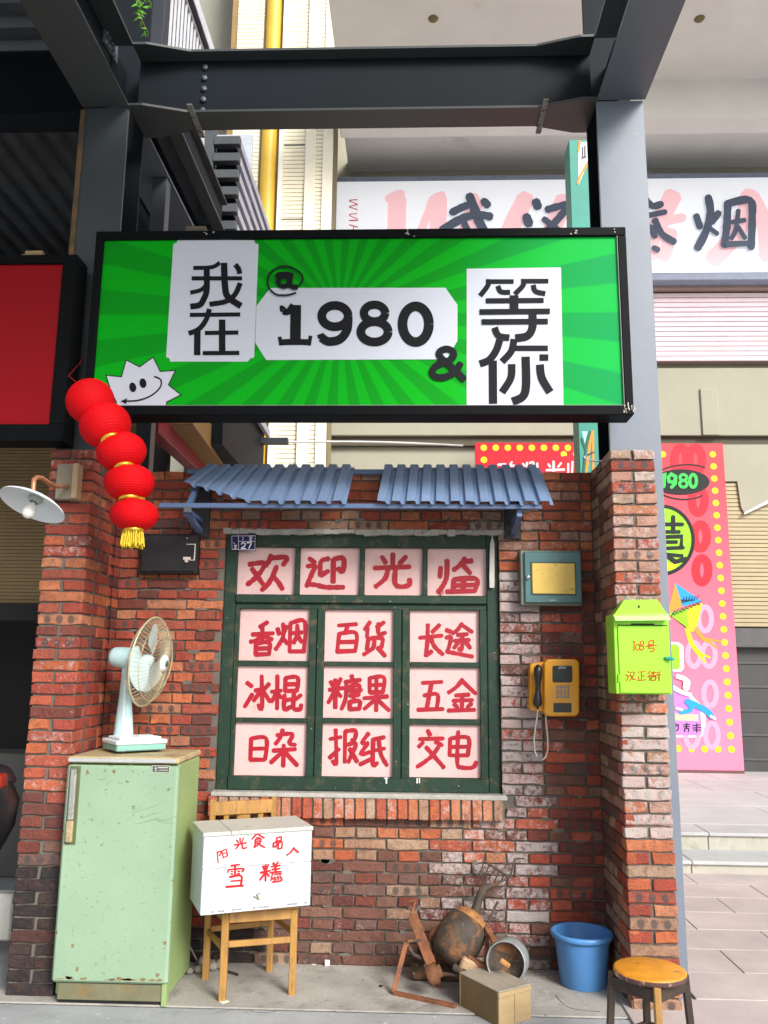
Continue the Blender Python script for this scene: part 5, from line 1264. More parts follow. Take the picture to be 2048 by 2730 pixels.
# ================================================================ FAN
t = thing('table_fan', 'old pale blue table fan with a wire cage on the refrigerator', 'fan', (-1.60, 4.9, fz))
fb = M('fan_plastic_blue', (.46, .66, .68), .38, var=.05, scale=5, bmp=.02, wear=((.50, .55, .42), .62, .8, 8))
fw2 = M('fan_plastic_white', (.70, .78, .80), .38, var=.05, bmp=.02)
fteal = M('fan_base_teal', (.20, .42, .36), .45, var=.1, bmp=.02)
ctr = Vector((-1.570, 4.82, fz)); RB = Matrix.Translation(ctr) @ Matrix.Rotation(rad(38), 4, 'Z')
m = MB(); m.box((-.14, -.12, .012), (.14, .12, .045), .006, RB); m.build('base_lower', fteal, t)
m = MB(); m.box((-.145, -.125, .046), (.145, .125, .070), .006, RB); m.box((-.12, -.10, .070), (.12, .10, .084), .01, RB); m.build('base_upper', fw2, t)
m = MB()
for sx in (-1, 1):
    for sy in (-1, 1): m.lathe([(0, 0), (.012, 0), (.012, .013), (0, .013)], RB @ Matrix.Translation((sx*.095, sy*.095, 0)), 10)
m.build('foot', bp, t)
for i in range(4):
    q = RB @ Vector((.0+i*.022, -.085, .080)); bx('push_button', (q.x-.007, q.y-.006, q.z), (q.x+.007, q.y+.006, q.z+.012), fw2, t, .002)
hub = PY(441, 1769, 4.80)                     # front of the fan hub
mot = PY(*z8(790, 366), 4.83)
ax = (hub-mot).normalized()
cp = PY(*z8(800, 460), 4.82)
base_top = PY(*z8(782, 822), 4.86); base_top = Vector((base_top.x, 4.86, fz+.078))
m = MB()
dirc = cp-base_top; pr = []
sec = [(.0, .058, .045), (.25, .050, .042), (.6, .036, .036), (1.0, .026, .03)]
v = []; n = 12
for s_, a_, b_ in sec:
    c = base_top+dirc*s_
    for k in range(n): an_ = 2*math.pi*k/n; v.append(c+Vector((a_*math.cos(an_), b_*math.sin(an_), 0)))
f = []
for i in range(len(sec)-1):
    for k in range(n): f.append((i*n+k, i*n+(k+1) % n, (i+1)*n+(k+1) % n, (i+1)*n+k))
m.smooth = True; m.add(v, f); m.build('neck', fb, t)
m = MB(); strip = [base_top+Vector((.012, -.046, .0)), cp+Vector((.008, -.033, -.04))]; m.bar(strip[0], strip[1], .014, .006, (0, 1, 0)); m.build('neck_trim', fw2, t)
FR = ax.to_track_quat('Z', 'X').to_matrix().to_4x4()
def at_ax(d): return Matrix.Translation(mot+ax*d) @ FR
D = (hub-mot).length
m = MB(); m.lathe([(0, -.085), (.045, -.082), (.056, -.06), (.062, .0), (.064, .05), (.05, .075), (.0, .08)], at_ax(0), 28); m.build('motor_housing', fb, t)
m = MB(); m.bar(cp+Vector((0, 0, -.02)), mot+ax*.02-Vector((0, 0, .04)), .05, .05, bv=.01); m.build('tilt_joint', fb, t)
CR = .252
gw = M('cage_wire', (.50, .46, .30), .4, metal=.2, var=.15, bmp=.0)
cc = D-.095                   # plane where the two cages meet
def cage(sgn, depth, name, nn, rin):
    m = MB(); mt = at_ax(cc)
    for k in range(nn):
        a = 2*math.pi*k/nn; pts = []
        for j in range(7):
            u = j/6; r = CR+(rin-CR)*u; z = sgn*depth*math.sin(u*math.pi/2)**.75 if u > 0 else 0
            pts.append(mt @ Vector((r*math.cos(a+.12*u*sgn), r*math.sin(a+.12*u*sgn), z)))
        m.tube(pts, .0013, 4, False)
    for r, z in ((rin, depth), ((CR+rin)/2, depth*.82), (CR*.86, depth*.45)):
        m.tube([mt @ Vector((r*math.cos(2*math.pi*k/32), r*math.sin(2*math.pi*k/32), sgn*z)) for k in range(33)], .002, 5, False)
    return m.build(name, gw, t)
cage(1, .085, 'front_cage', 56, .05); cage(-1, .075, 'rear_cage', 56, .07)
m = MB(); mt = at_ax(cc); m.tube([mt @ Vector((CR*math.cos(2*math.pi*k/40), CR*math.sin(2*math.pi*k/40), 0)) for k in range(41)], .0055, 8, False); m.build('cage_rim', gw, t)
m = MB(); m.lathe([(0, .012), (.025, .014), (.045, .008), (.05, -.008)], at_ax(cc+.088), 28); m.build('badge_cap', fw2, t)
m = MB(); m.lathe([(0, .014), (.018, .014), (.018, .016), (0, .017)], at_ax(cc+.09), 20); m.build('badge', S('badge_green', (.05, .16, .09), .4), t)
bl_m = M('fan_blade', (.58, .74, .76), .35, var=.05, bmp=.02)
for k in range(3):
    a0 = rad(100+120*k); v = []; f = []; NR, NA = 6, 8
    for side in (0, 1):
        for i in range(NR+1):
            rr = .035+(.215-.035)*i/NR; spread = rad(28+44*math.sin(math.pi*min(1, (i/NR)*.75+.15)))
            for j in range(NA+1):
                u = j/NA-.5; rj = rr*(1-.10*(2*u)**2*(i/NR)); ang = a0+u*spread*1.6+.25*i/NR
                v.append(at_ax(cc-.012) @ Vector((rj*math.cos(ang), rj*math.sin(ang), u*.055+side*.002)))
    W = NA+1; o_ = (NR+1)*W
    for i in range(NR):
        for j in range(NA):
            f.append((i*W+j, i*W+j+1, (i+1)*W+j+1, (i+1)*W+j)); f.append((o_+i*W+j, o_+(i+1)*W+j, o_+(i+1)*W+j+1, o_+i*W+j+1))
    m = MB(); m.smooth = True; m.add(v, f); m.build('blade', bl_m, t)
m = MB(); m.lathe([(0, .03), (.03, .026), (.042, .0), (.042, -.03), (0, -.032)], at_ax(cc-.01), 20); m.build('blade_hub', bl_m, t)

# ================================================================ CHAIR + ICE BOX
cw = M('chair_wood', (.40, .21, .055), .5, var=.28, scale=4, bmp=.1, sc=(6, 6, 1), wear=((.17, .11, .06), .54, .70, 6))
FLc, FRc, BRc, BLc = Vector((-.965, 4.60, 0)), Vector((-.625, 4.71, 0)), Vector((-.80, 5.04, 0)), Vector((-1.125, 4.90, 0))
t = thing('wooden_chair', 'yellow varnished wooden chair carrying the white box', 'chair', (FLc+BRc)/2)
SZ = .452
for a in (FLc, FRc):
    m = MB(); m.bar(a, a+Vector((0, 0, SZ-.03)), .036, .034, (0, 1, 0), .004); m.build('leg', cw, t)
BT = .93
for a in (BLc, BRc):
    m = MB(); m.bar(a, a+Vector((0, 0, SZ)), .034, .034, (0, 1, 0), .004); m.bar(a+Vector((0, 0, SZ)), a+Vector((-.01, .035, BT)), .03, .03, (0, 1, 0), .004); m.build('leg', cw, t)
def rail(a, b, z, h=.035, w_=.02, nm='rail'):
    d = (b-a).normalized(); m = MB(); m.bar(a+d*.017+Vector((0, 0, z)), b-d*.017+Vector((0, 0, z)), w_, h, (0, 0, 1), .003); return m.build(nm, cw, t)
for a, b in ((FLc, FRc), (FRc, BRc), (BRc, BLc), (BLc, FLc)): rail(a, b, SZ-.055, .05, .02, 'apron')
m = MB(); c = (FLc+FRc+BRc+BLc)/4; m.prism([c+(q-c)*1.09+Vector((0, 0, SZ-.028)) for q in (FLc, FRc, BRc, BLc)], (0, 0, .026)); m.build('seat', cw, t)
rail(FLc, FRc, .27, .03, nm='stretcher'); rail(BLc, BRc, .255, .03, nm='stretcher'); rail(FLc, BLc, .245, .03, nm='stretcher'); rail(FRc, BRc, .30, .03, nm='stretcher')
tb = Vector((-.008, .033, 0))
m = MB(); m.bar(BLc+tb+Vector((0, 0, BT-.05)), BRc+tb+Vector((0, 0, BT-.05)), .022, .075, (0, 0, 1), .004); m.build('top_rail', cw, t)
for k, w_ in ((.22, .03), (.5, .075), (.78, .03)):
    p = BLc.lerp(BRc, k); m = MB(); m.bar(p+Vector((0, .0, SZ)), p+tb+Vector((0, 0, BT-.09)), w_, .012, (0, 1, 0), .002); m.build('back_slat', cw, t)
# box
bw = M('white_box_paint', (.60, .64, .655), .5, var=.07, scale=4, bmp=.1, wear=((.40, .42, .35), .60, .74, 8))
bA, bB = Vector((-1.056, 4.425, 0)), Vector((-.535, 4.652, 0))
ud = (bB-bA).normalized(); vd = Vector((-ud.y, ud.x, 0)); BL_ = (bB-bA).length; BD = .335; z0, z1 = SZ+.001, .846
t = thing('ice_box', 'white painted wooden ice cream box on the chair with red writing', 'box', (bA+bB)/2+Vector((0, 0, z0)))
mt = Matrix(((ud.x, vd.x, 0, bA.x), (ud.y, vd.y, 0, bA.y), (0, 0, 1, 0), (0, 0, 0, 1)))
th_ = .018
def bb(name, lo, hi, mat=bw, bv=.003):
    m = MB(); m.box(lo, hi, bv, mt); return m.build(name, mat, t)
hmid = (z0+z1)/2+.02
bb('front_plank', (0, 0, z0), (BL_, th_, hmid-.001)); bb('front_plank', (0, 0, hmid+.001), (BL_, th_, z1-.021))
bb('side_panel', (0, th_+.001, z0), (th_, BD-th_, z1-.021)); bb('side_panel', (BL_-th_, th_+.001, z0), (BL_, BD-th_, z1-.021))
bb('back_panel', (0, BD-th_, z0), (BL_, BD, z1-.021)); bb('bottom_panel', (th_, th_, z0), (BL_-th_, BD-th_, z0+.015))
lidm = M('box_lid_paint', (.50, .50, .45), .5, var=.10, scale=5, bmp=.1, wear=((.30, .26, .20), .64, .74, 10))
bb('lid', (-.006, -.008, z1-.020), (.135, BD+.004, z1), lidm); bb('lid', (.137, -.008, z1-.020), (BL_+.006, BD+.004, z1), lidm)
# writing, on the rotated front face
def onbox(x, y, off):
    # photo pixel -> front plane of box
    n = vd; d = ray(x, y); o_ = Vector((0, 0, H)); pl = bA-n*off
    k = (pl-o_).dot(n)/d.dot(n); return o_+d*k
_save = PY
def strokes_box(lst, tr, wd, name, mat, base=.0):
    m = MB(); global PY
    def P2(x, y, Yv): return onbox(x, y, Yv)
    PY = P2
    try: strokes(m, [((q_[0]+2.2,)+tuple(q_[1:])) for q_ in lst], tr, wd, -base, dy=-.0003, th=-.0006, jit=.18)
    finally: PY = _save
    return m.build(name, mat, t)
zx = zz(0, 2130, 1.8433)
rpb = S('red_brush_print', (.58, .012, .02), .55, bmp=0)
strokes_box([(6, (1068, 262), (1072, 315)), (5, (1068, 262), (1088, 258), (1078, 280)), (5, (1092, 258), (1098, 290)), (5, (1092, 256), (1112, 248), (1118, 280)), (5, (1096, 270), (1115, 264)), (5, (1098, 288), (1118, 280)),
  (6, (1180, 190), (1182, 215)), (5, (1162, 200), (1172, 214)), (5, (1198, 190), (1190, 212)), (6, (1152, 226), (1212, 215)), (6, (1176, 222), (1160, 246)), (6, (1190, 220), (1195, 243), (1213, 238)),
  (6, (1266, 168), (1240, 196)), (6, (1268, 172), (1300, 192)), (5, (1262, 190), (1276, 190)), (5, (1256, 198), (1254, 232)), (5, (1256, 198), (1284, 196), (1280, 216)), (4, (1256, 208), (1280, 206)), (4, (1256, 218), (1280, 216)), (6, (1250, 236), (1268, 228)), (6, (1268, 218), (1302, 238)),
  (5, (1362, 190), (1360, 206)), (5, (1362, 190), (1384, 186), (1382, 204)), (5, (1360, 206), (1382, 204)), (5, (1346, 214), (1344, 234)), (5, (1346, 214), (1362, 212), (1360, 234)), (5, (1344, 234), (1360, 234)), (5, (1370, 214), (1368, 244)), (5, (1370, 214), (1388, 212), (1386, 242)), (5, (1368, 244), (1386, 242)),
  (6, (1446, 238), (1430, 262), (1412, 274)), (6, (1444, 242), (1468, 262))], zx, 5, 'lettering', rpb)
strokes_box([(7, (1135, 328), (1178, 322)), (7, (1122, 348), (1120, 362)), (7, (1122, 348), (1195, 342), (1190, 358)), (8, (1156, 328), (1156, 374)), (5, (1136, 356), (1146, 358)), (5, (1168, 354), (1180, 356)), (5, (1136, 368), (1146, 370)), (5, (1168, 366), (1180, 368)),
  (8, (1128, 384), (1186, 378), (1184, 425)), (6, (1136, 404), (1182, 400)), (9, (1112, 432), (1195, 426)),
  (8, (1292, 330), (1302, 348)), (7, (1320, 322), (1312, 344)), (8, (1282, 362), (1328, 352)), (9, (1306, 325), (1306, 402)), (7, (1302, 366), (1278, 398)), (6, (1312, 364), (1324, 380)),
  (6, (1344, 312), (1350, 324)), (6, (1368, 308), (1360, 322)), (6, (1334, 332), (1378, 326)), (6, (1338, 346), (1376, 342)), (7, (1356, 326), (1356, 360)), (6, (1330, 362), (1384, 356)), (5, (1342, 368), (1334, 386)), (6, (1352, 370), (1386, 366)), (6, (1334, 398), (1342, 388)), (6, (1350, 384), (1354, 398)), (6, (1364, 380), (1370, 396)), (6, (1376, 376), (1388, 396)), (6, (1340, 408), (1386, 402))], zx, 8, 'lettering', rpb)
strokes_box([(8, (1248, 480), (1258, 486)), (7, (1262, 470), (1268, 485)), (6, (1262, 490), (1274, 494)), (5, (1270, 462), (1278, 466))], zx, 7, 'paint_chip', S('chip_brown', (.16, .14, .08), .7))
strokes_box([(7, (1040+i*17, 556-i*1.7), (1050+i*17, 555-i*1.7)) for i in (0, 2, 3, 6, 7, 8, 12, 14, 15, 16, 22, 23, 24, 27)], zx, 7, 'paint_chip', S('chip_grey', (.28, .25, .27), .7))
m = MB()
for k in (.07, .80):
    for i in range(3): m.box((k*BL_+i*.022, -.002, z1-.06), (k*BL_+i*.022+.016, .0, z1-.045), .001, mt)
m.build('hinge', S('hinge_grey', (.45, .45, .42), .5), t)

# ================================================================ SCRAP MACHINE
zj = zz(900, 2130, 2.765)
t = thing('scrap_machine', 'rusty broken hand machine with drum, hoop and bent frame against the wall', 'scrap metal', (.15, 4.85, 0))
rust = M('rust_brown', (.23, .085, .035), .8, var=.5, scale=12, bmp=.5, wear=((.10, .05, .03), .5, .65, 14))
dkr = M('dark_grime', (.055, .040, .030), .75, var=.6, scale=10, bmp=.5, wear=((.23, .095, .03), .50, .66, 9), speck=((.3, .28, .25), .70, .76, 30))
zg = M('old_zinc', (.30, .33, .34), .45, metal=.3, var=.25, scale=10, bmp=.2, wear=((.14, .11, .08), .58, .72, 12))
def J(x, y, Y): return PY(*zj(x, y), Y)
def J0(x, y, z=0): return PZ(*zj(x, y), z)
f1 = J0(412, 1428, .012); f2 = J0(872, 1528, .012); f3 = J(505, 1060, f1.y+.10)
m = MB(); m.bar(f1, f2, .028, .018, bv=.002); m.build('floor_bar', rust, t)
m = MB(); m.bar(f1, f3, .026, .014, (0, 1, 0), .002); m.build('frame_bar', rust, t)
m = MB(); m.bar(J(552, 860, 4.93), J(690, 1215, 4.80), .055, .02, (0, 1, 0), .003); m.build('side_plate', rust, t)
m = MB(); m.tube([J(575, 745, 4.98), J(560, 800, 4.97), J(540, 850, 4.95), J(560, 900, 4.94)], .007, 6); m.tube([J(525, 760, 4.98), J(580, 742, 4.97)], .007, 6); m.tube([J(535, 790, 4.98), J(600, 930, 4.93)], .006, 6); m.build('bent_rod', rust, t)
m = MB(); m.tube([f3, J(560, 1150, 4.86), J(700, 1200, 4.82), J(740, 1100, 4.84)], .012, 8); m.tube([J(520, 1050, 4.86), J(640, 1040, 4.86), J(800, 1190, 4.85)], .010, 8); m.build('brace', dkr, t)
ca, cb = J(800, 1200, 4.82), J(1000, 850, 4.92); axd = (cb-ca)
mtd = Matrix.Translation((ca+cb)/2) @ axd.to_track_quat('Z', 'X').to_matrix().to_4x4(); hl_ = axd.length/2
m = MB(); m.lathe([(0, -hl_), (.075, -hl_*.98), (.115, -hl_*.7), (.128, -.02), (.122, hl_*.5), (.095, hl_*.75), (.03, hl_*.80)], mtd, 28); m.build('drum', dkr, t)
m = MB(); m.lathe([(.098, hl_*.70), (.088, hl_*.92), (.05, hl_*1.08), (0, hl_*1.10)], mtd, 24); m.build('drum_cap', M('orange_rust', (.33, .15, .045), .8, var=.6, scale=12, bmp=.5, wear=((.10, .05, .03), .52, .66, 14)), t)
hc = J(1240, 1205, 4.62); rr = 135/2.765*4.45/FPX
axh = Vector((-.28, -.93, .12)).normalized(); mth_ = Matrix.Translation(hc) @ axh.to_track_quat('Z', 'Y').to_matrix().to_4x4()
m = MB(); m.lathe([(rr*.96, .005), (rr*1.0, .010), (rr*1.04, 0), (rr*1.05, -.09), (rr*1.01, -.14), (rr*.98, -.14), (rr*.96, -.01), (rr*.96, .005)], mth_, 36); m.build('hoop', zg, t)
m = MB(); m.lathe([(rr*.97, -.02), (rr*.6, -.035), (rr*.3, -.05), (0, -.052)], mth_, 32); m.build('hoop_plate', dkr, t)
m = MB(); m.bar(J(1200, 1185, 4.585), J(1270, 1235, 4.575), .028, .02, bv=.004); m.build('hoop_bar', M('orange_rust2', (.42, .19, .06), .75, var=.4, scale=10), t)
m = MB(); m.bar(J(1080, 920, 4.9), J(1160, 1060, 4.72), .03, .02, bv=.003); m.bar(J(1110, 1000, 4.85), J(1090, 1210, 4.72), .022, .02, bv=.003); m.bar(J(960, 1170, 4.74), J(1150, 1290, 4.68), .03, .03, bv=.004); m.build('fork_arm', rust, t)
m = MB(); m.box((0, 0, 0), (.15, .09, .07), .01, Matrix.Translation(J(890, 1270, 4.70)) @ Matrix.Rotation(rad(20), 4, 'Y')); m.build('gear_case', M('case_rust', (.40, .27, .16), .6, var=.4, scale=10, bmp=.3), t)
m = MB(); m.tube([J(1010, 860, 4.93), J(1040, 740, 4.98), J(1080, 660, 5.0), J(1130, 640, 5.02)], [.030, .022, .026, .016], 10); m.build('engine_head', dkr, t)
m = MB(); m.tube([J(1075, 455, 5.06), J(1170, 515, 5.06), J(1270, 580, 5.05)], .007, 6)
for k in range(5): a = J(1080+k*38, 462+k*24, 5.06); m.tube([a, J(1040+k*38, 575+k*12, 5.07)], .0035, 5)
m.tube([J(1270, 580, 5.05), J(1310, 440, 5.1)], .006, 6); m.tube([J(1310, 440, 5.1), J(1380, 438, 5.12)], .004, 5); m.tube([J(1140, 640, 5.02), J(1260, 580, 5.05)], .006, 6); m.build('rake_head', dkr, t)
m = MB(); m.box((0, 0, 0), (.30, .16, .10), .02, Matrix.Translation(J0(560, 1240, .0)+Vector((-.02, -.24, 0)))); m.build('base_block', dkr, t)
m = MB(); m.smooth = True; m.lathe([(0, -.03), (.045, -.03), (.05, -.02), (.05, .02), (.03, .03), (.03, .05), (0, .05)], Matrix.Translation(J0(560, 1240, .12)+Vector((.10, -.10, 0))) @ Matrix.Rotation(1.1, 4, 'Y'), 14); m.build('rusted_lump', M('lump_rust', (.15, .06, .025), .85, var=.6, scale=14, bmp=.6), t)
m = MB(); q0 = J0(800, 1250, 0)
m.tube([J(700, 1180, 4.83), Vector((J(760, 1250, 4.8).x, 4.85, .0))], .012, 6); m.tube([J(1090, 1210, 4.72), Vector((J(1060, 1290, 4.75).x, 4.8, .0))], .012, 6); m.build('support_leg', rust, t)

m = MB(); mg = Matrix.Translation(J(760, 1060, 4.86)) @ Vector((-.5, -.8, .1)).to_track_quat('Z', 'Y').to_matrix().to_4x4()
m.lathe([(.055, .0), (.075, .004), (.082, 0), (.082, -.02), (.07, -.024), (.055, -.02), (.055, 0)], mg, 20); m.lathe([(0, .012), (.02, .012), (.022, -.03), (0, -.03)], mg, 12); m.build('pulley', rust, t)
m = MB()
for k in range(3): a = 2*math.pi*k/3; m.bar(mg @ Vector((.015*math.cos(a), .015*math.sin(a), -.01)), mg @ Vector((.06*math.cos(a), .06*math.sin(a), -.01)), .012, .006)
m.build('pulley_spoke', rust, t)
m = MB(); m.tube([J(640, 1230, 4.80), J(760, 1290, 4.76), J(900, 1300, 4.72), J(1010, 1340, 4.68)], .011, 8); m.build('linkage_rod', dkr, t)
m = MB(); m.tube([J(1180, 760, 5.02), J(1130, 860, 4.95), J(1090, 960, 4.88)], .008, 6); m.build('linkage_rod', dkr, t)
m = MB(); m.tube([J(860, 1240, 4.73), J(980, 1310, 4.68)], .02, 8); m.build('axle_stub', dkr, t)
m = MB(); m.prism([J(600, 1060, 4.92), J(720, 1040, 4.92), J(760, 1210, 4.88), J(660, 1240, 4.86)], (0, .012, 0)); m.build('guard_plate', M('guard_rust', (.16, .06, .03), .8, var=.5, scale=14, bmp=.4), t)
# crate
t = thing('wooden_crate', 'small worn pine crate on the floor in front of the scrap machine', 'crate', (.42, 4.45, 0))
K0 = PZ(1330, 2649, .15); K1 = PZ(1415, 2627, .15); K2 = PZ(1215, 2614, .15)
ud2 = (K1-K0); L1 = ud2.length; ud2.normalize(); vd2 = (K2-K0); vd2 = (vd2-ud2*vd2.dot(ud2)); L2 = max(vd2.length*1.22, .22); vd2.normalize()
mk = Matrix(((ud2.x, vd2.x, 0, K0.x), (ud2.y, vd2.y, 0, K0.y), (0, 0, 1, 0), (0, 0, 0, 1)))
pine = M('pine', (.38, .27, .14), .65, var=.14, scale=3, bmp=.12, sc=(1, 1, 12), wear=((.28, .18, .09), .58, .75, 4))
pined = M('pine_dark', (.17, .11, .045), .7, var=.3, scale=4, bmp=.15)  # same pine with the shade of the crate sides put in
def kb(name, lo, hi, mat=pine): m = MB(); m.box(lo, hi, .002, mk); m.build(name, mat, t)
kb('end_plank', (.0, .0, .0), (L1*.48, .012, .128)); kb('end_plank', (L1*.49, .0, .0), (L1, .012, .128)); kb('end_batten', (-.002, -.004, .129), (L1+.002, .012, .150))
kb('side_plank', (.0, .013, .0), (.012, L2, .150), pined); kb('side_plank', (L1-.012, .013, .0), (L1, L2, .150), pined); kb('end_plank', (0, L2, 0), (L1, L2+.012, .15))
kb('top_plank', (.0, .0, .1505), (L1*.5, L2+.01, .158), M('crate_top', (.32, .28, .22), .7, var=.2, bmp=.2)); kb('top_plank', (L1*.51, .0, .1505), (L1, L2+.01, .158), S('crate_top2', (.32, .28, .22), .7, var=.2, bmp=.2))

# bucket
t = thing('plastic_bucket', 'sky blue plastic bucket standing in the right corner', 'bucket', (.925, 4.97, 0))
bbm = M('blue_plastic', (.085, .26, .58), .38, var=.07, scale=5, bmp=.02)
Mq = Matrix.Translation((.925, 4.955, 0))
m = MB(); m.lathe([(0, .004), (.118, .002), (.122, .008), (.150, .255), (.152, .262)], Mq, 48)
m.lathe([(.148, .262), (.119, .012), (0, .010)], Mq, 48); m.build('body', bbm, t)
m = MB(); m.lathe([(.150, .245), (.160, .240), (.168, .252), (.168, .268), (.160, .274), (.149, .270), (.147, .25)], Mq, 48); m.build('rim', bbm, t)

# stool
t = thing('round_stool', 'low round stool with worn orange yellow seat and dark legs', 'stool', (1.0, 3.8, 0))
SC = PZ(1732, 2582, .45); SC = Vector((SC.x+.0, SC.y, 0)); print('stool', SC)
SR = .148
sy = M('orange_stool_paint', (.66, .27, .018), .5, var=.3, scale=9, bmp=.15, wear=((.30, .13, .05), .56, .64, 17))
sd_ = M('stool_dark_wood', (.045, .03, .022), .6, var=.5, scale=8, bmp=.2, wear=((.26, .13, .06), .60, .72, 12))
sedge = M('stool_edge', (.10, .05, .05), .6, var=.5, scale=14, bmp=.2, wear=((.75, .45, .30), .55, .62, 10))
m = MB(); m.lathe([(0, .452), (SR*.94, .452), (SR*.985, .449), (SR, .444)], Matrix.Translation(SC), 48); m.build('seat', sy, t)
m = MB(); m.lathe([(SR, .444), (SR*1.005, .432), (SR*.985, .424), (0, .424)], Matrix.Translation(SC), 48); m.build('seat_edge', sedge, t)
LO = [(-.155, .02), (-.010, -.135), (.150, .01), (.02, .15)]
oc = M('ochre_leg', (.36, .19, .05), .6, var=.35, scale=8, bmp=.15, wear=((.10, .06, .03), .6, .72, 10))
for i, (x, y) in enumerate(LO):
    a = SC+Vector((x*1.18, y*1.18, 0)); b = SC+Vector((x*.98, y*.98, .43))
    m = MB(); m.bar(a, b, .029, .026, (0, 1, 0), .004); m.build('leg', oc if i == 1 else sd_, t)
for i in range(4):
    a, b = LO[i], LO[(i+1) % 4]
    for z, h in ((.39, .05), (.17, .035)):
        k = 1.02 if z > .3 else 1.1
        m = MB(); m.bar(SC+Vector((a[0]*k, a[1]*k, z)), SC+Vector((b[0]*k, b[1]*k, z)), .018, h, bv=.002); m.build('rail' if z > .3 else 'stretcher', sd_, t)

# ================================================================ SCOOTER AT THE LEFT EDGE
t = thing('motor_scooter', 'parked dark scooter half cut off at the left edge', 'scooter', (-3.0, 5.4, 0))
sb = M('scooter_black', (.03, .03, .035), .35, var=.2); sr = M('scooter_red', (.35, .02, .015), .35)
def pq(x, y, Y=5.4): return PY(x, y, Y)
c = pq(-25, 2170)
m = MB(); m.smooth = True; m.lathe([(0, -.30), (.10, -.28), (.17, -.15), (.19, 0), (.16, .16), (.08, .26), (0, .28)], Matrix.Translation(c+Vector((-.10, .1, -.05))) @ Matrix.Rotation(rad(18), 4, 'Y'), 20, 1, 1.4); m.build('rear_body', sb, t)
m = MB(); m.lathe([(0, -.09), (.16, -.07), (.19, 0), (.15, .06), (0, .08)], Matrix.Translation(c+Vector((-.13, .05, .20))) @ Matrix.Rotation(rad(14), 4, 'Y'), 20, 1, 2.0); m.build('seat', S('seat_mauve', (.10, .07, .085), .5), t)
q2 = PY(2, 2082, 5.12); bx('tail_light', (q2.x-.15, 5.12, q2.z-.045), (q2.x+.02, 5.18, q2.z+.04), M('tail_red', (.40, .03, .015), .35), t, .012)
q0 = PY(36, 2385, 5.1); q1 = PY(28, 2510, 5.1)
bx('side_panel', (q0.x-.35, 5.1, max(q1.z, .03)), (q0.x, 5.2, q0.z), S('scooter_grey', (.55, .55, .50), .5), t, .01)
m = MB(); mm = Matrix.Translation((c.x-.12, 5.4, .23)) @ Matrix.Rotation(rad(90), 4, 'Y'); m.lathe([(.13, -.05), (.21, -.055), (.232, 0), (.21, .055), (.13, .05)], mm, 28); m.build('wheel', bp, t)
m = MB(); m.bar((c.x-.12, 5.4, .23), c+Vector((-.1, .1, -.2)), .05, .05); m.build('swing_arm', sb, t)

# ================================================================ PLANT, LITTER, SMALL THINGS
t = thing('hanging_plant', 'small bright green weed hanging from the beam top left', 'plant', (-1.62, 4.75, 6.1))
lf = M('weed_green', (.10, .30, .02), .5, var=.3, scale=30, bmp=0)
zpz = zz(300, 0, 2.765)
m = MB(); st_ = [PY(*zpz(x, y), 4.7) for x, y in ((185, -60), (190, 20), (200, 90), (215, 140), (240, 200), (262, 240))]; m.tube(st_, .003, 5); m.tube([PY(*zpz(180, -60), 4.7), PY(*zpz(240, 10), 4.7), PY(*zpz(295, 30), 4.7)], .002, 5); m.build('stem', S('stem_brown', (.10, .08, .03), .7), t)
lme = MB(); lme.add([(0, 0, 0), (.008, 0, -.018), (.0, -.003, -.05), (-.008, 0, -.018)], [(0, 1, 2), (0, 2, 3)]); lme = lme.data('leaf', lf)
for i in range(46):
    k = random.random(); j = int(k*5); a = st_[j].lerp(st_[min(j+1, 5)], k*5-j) if i % 4 else PY(*zpz(random.uniform(180, 290), random.uniform(-20, 40)), 4.7)
    o = link('leaf', lme, t, a+Vector((random.uniform(-.012, .012), random.uniform(-.02, .02), 0))); o.rotation_euler = (random.uniform(-.8, .8), random.uniform(-1.4, 1.4), random.uniform(0, 6.28)); s_ = random.uniform(.6, 1.2); o.scale = (s_,)*3
m = MB()
for i in range(140):
    x, y = random.uniform(-1.5, 1.1), random.uniform(4.3, 5.14)
    if random.random() < .55: y = 5.14-abs(random.gauss(0, .05))
    s_ = random.uniform(.003, .010); m.box((x, y, .004), (x+s_, y+s_*random.uniform(.5, 1.6), .004+s_*.6), .001, jit=.001)
tag(m.build('floor_grit', S('grit', (.34, .31, .26), .9, var=.5, scale=60)), kind='stuff')
m = MB()
cr = S('crack_dark', (.07, .065, .06), .9)
for a_ in (((1090, 2700), (1180, 2675), (1260, 2690), (1330, 2668)), ((560, 2705), (640, 2690), (700, 2700), (810, 2686)), ((1480, 2655), (1520, 2690), (1600, 2700))):
    pp = smooth_line([tuple(q) for q in a_], 6)
    for i in range(len(pp)-1):
        A = PZ(*pp[i], .0); B = PZ(*pp[i+1], .0); d = (B-A).normalized(); n_ = Vector((-d.y, d.x, 0))*random.uniform(.0008, .0022)
        zq = .0055 if A.y > 4.53 and B.y > 4.53 else (.0012 if A.y < 4.5 and B.y < 4.5 else None)
        if zq: m.add([A+n_+Vector((0, 0, zq)), A-n_+Vector((0, 0, zq)), B-n_+Vector((0, 0, zq)), B+n_+Vector((0, 0, zq))], [(0, 1, 2, 3)])
tag(m.build('floor_crack', cr), kind='structure')
def scrap(px, sz, mat, label, z=.006, name='paper_scrap', cat='litter'):
    p = PZ(px[0], px[1], .004); m = MB(); m.box((-sz, -sz*.7, 0), (sz, sz*.7, .003), .0008, Matrix.Translation(p+Vector((0, 0, .001))) @ Matrix.Rotation(random.uniform(0, 3), 4, 'Z')); return tag(m.build(name, mat), label, cat, 'litter on the kiosk floor')
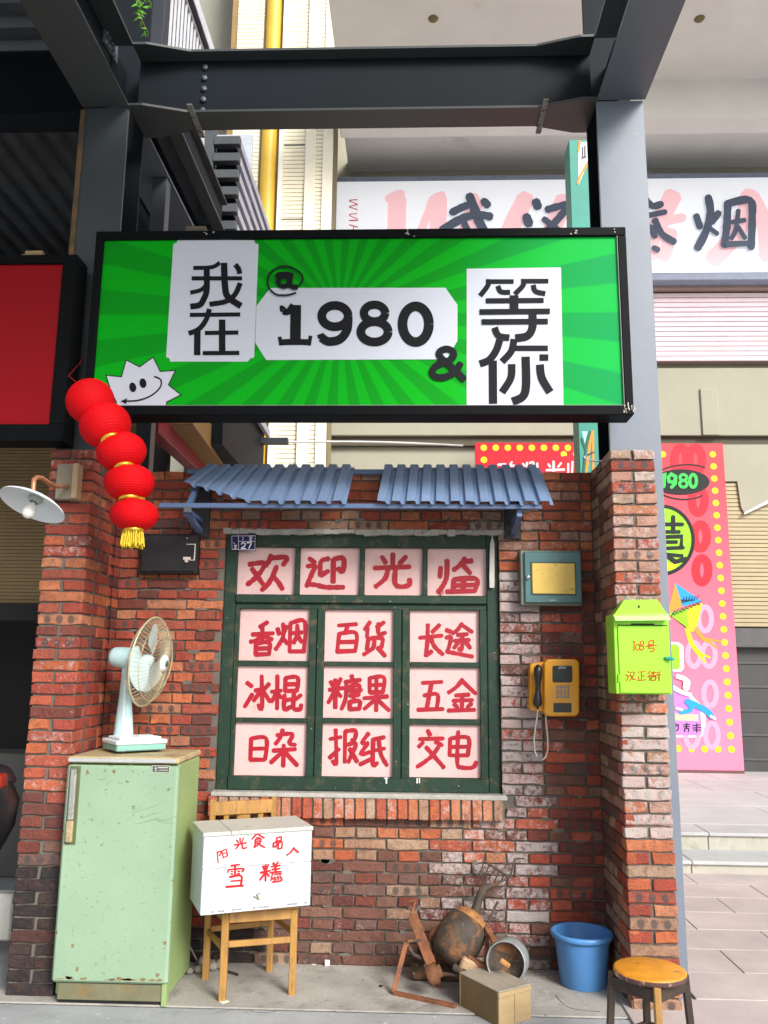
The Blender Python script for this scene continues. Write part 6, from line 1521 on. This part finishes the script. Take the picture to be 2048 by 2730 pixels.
p = PY(873, 2566, 5.13); m = MB(); m.box((p.x-.014, 5.125, .006), (p.x+.014, 5.128, .040), .0008); tag(m.build('card_scrap', S('white_scrap', (.72, .70, .66), .6)), 'small white card leaning on the wall foot right of the chair', 'litter', 'litter on the kiosk floor')
scrap((837, 2572), .012, S('white_scrap', (.72, .70, .66), .6), 'tiny white paper scrap at the wall foot beside the card')
scrap((598, 2672), .022, S('white_scrap', (.72, .70, .66), .6), 'white paper scrap at the front left chair leg')
scrap((1015, 2630), .012, bp, 'small black chip on the floor left of the crate')
m = MB(); m.tube([PZ(575, 2575, .012), PZ(600, 2588, .012), PZ(635, 2598, .012)], .007, 6); tag(m.build('stick', dkr), 'dark stick lying under the chair', 'stick')
m = MB(); m.tube([PZ(530, 2570, .01), PY(505, 2520, 5.05), PY(487, 2487, 5.1)], .004, 6); tag(m.build('wire_offcut', S('wire_pale', (.4, .36, .3), .5)), 'thin pale wire leaning behind the chair', 'wire')
m = MB()
for i in range(9):
    x, y = random.uniform(-1.24, -1.06), random.uniform(4.95, 5.1); r = random.uniform(.02, .045)
    m.lathe([(0, -.6*r), (r*.8, -.3*r), (r, .2*r), (.5*r, .7*r), (0, .8*r)], Matrix.Translation((x, y, .004+.6*r)) @ Matrix.Rotation(random.uniform(-.4, .4), 4, 'X'), 7)
tag(m.build('rubble', S('rubble_grey', (.25, .23, .2), .9, var=.5, scale=20, bmp=.5)), kind='stuff')
# carton at the far right on the platform
p = PZ(2030, 2010, .264); t = thing('cardboard_carton', 'pale carton with orange items at the far right on the platform', 'carton', p)
bx('carton_body', (p.x-.14, p.y, .265), (p.x+.35, p.y+.35, .50), S('carton_cream', (.60, .57, .46), .8), t)
bx('tray', (p.x-.16, p.y-.25, .265), (p.x+.1, p.y-.05, .285), S('tray_white', (.7, .7, .68), .6), t)
m = MB(); m.lathe([(0, -.06), (.05, -.04), (.065, 0), (.05, .04), (0, .06)], Matrix.Translation((p.x+.13, p.y-.07, .33)), 16); m.lathe([(0, -.06), (.05, -.04), (.065, 0), (.05, .04), (0, .06)], Matrix.Translation((p.x+.17, p.y-.06, .45)), 16); m.build('orange_item', orn, t)
# sticker on the steel column
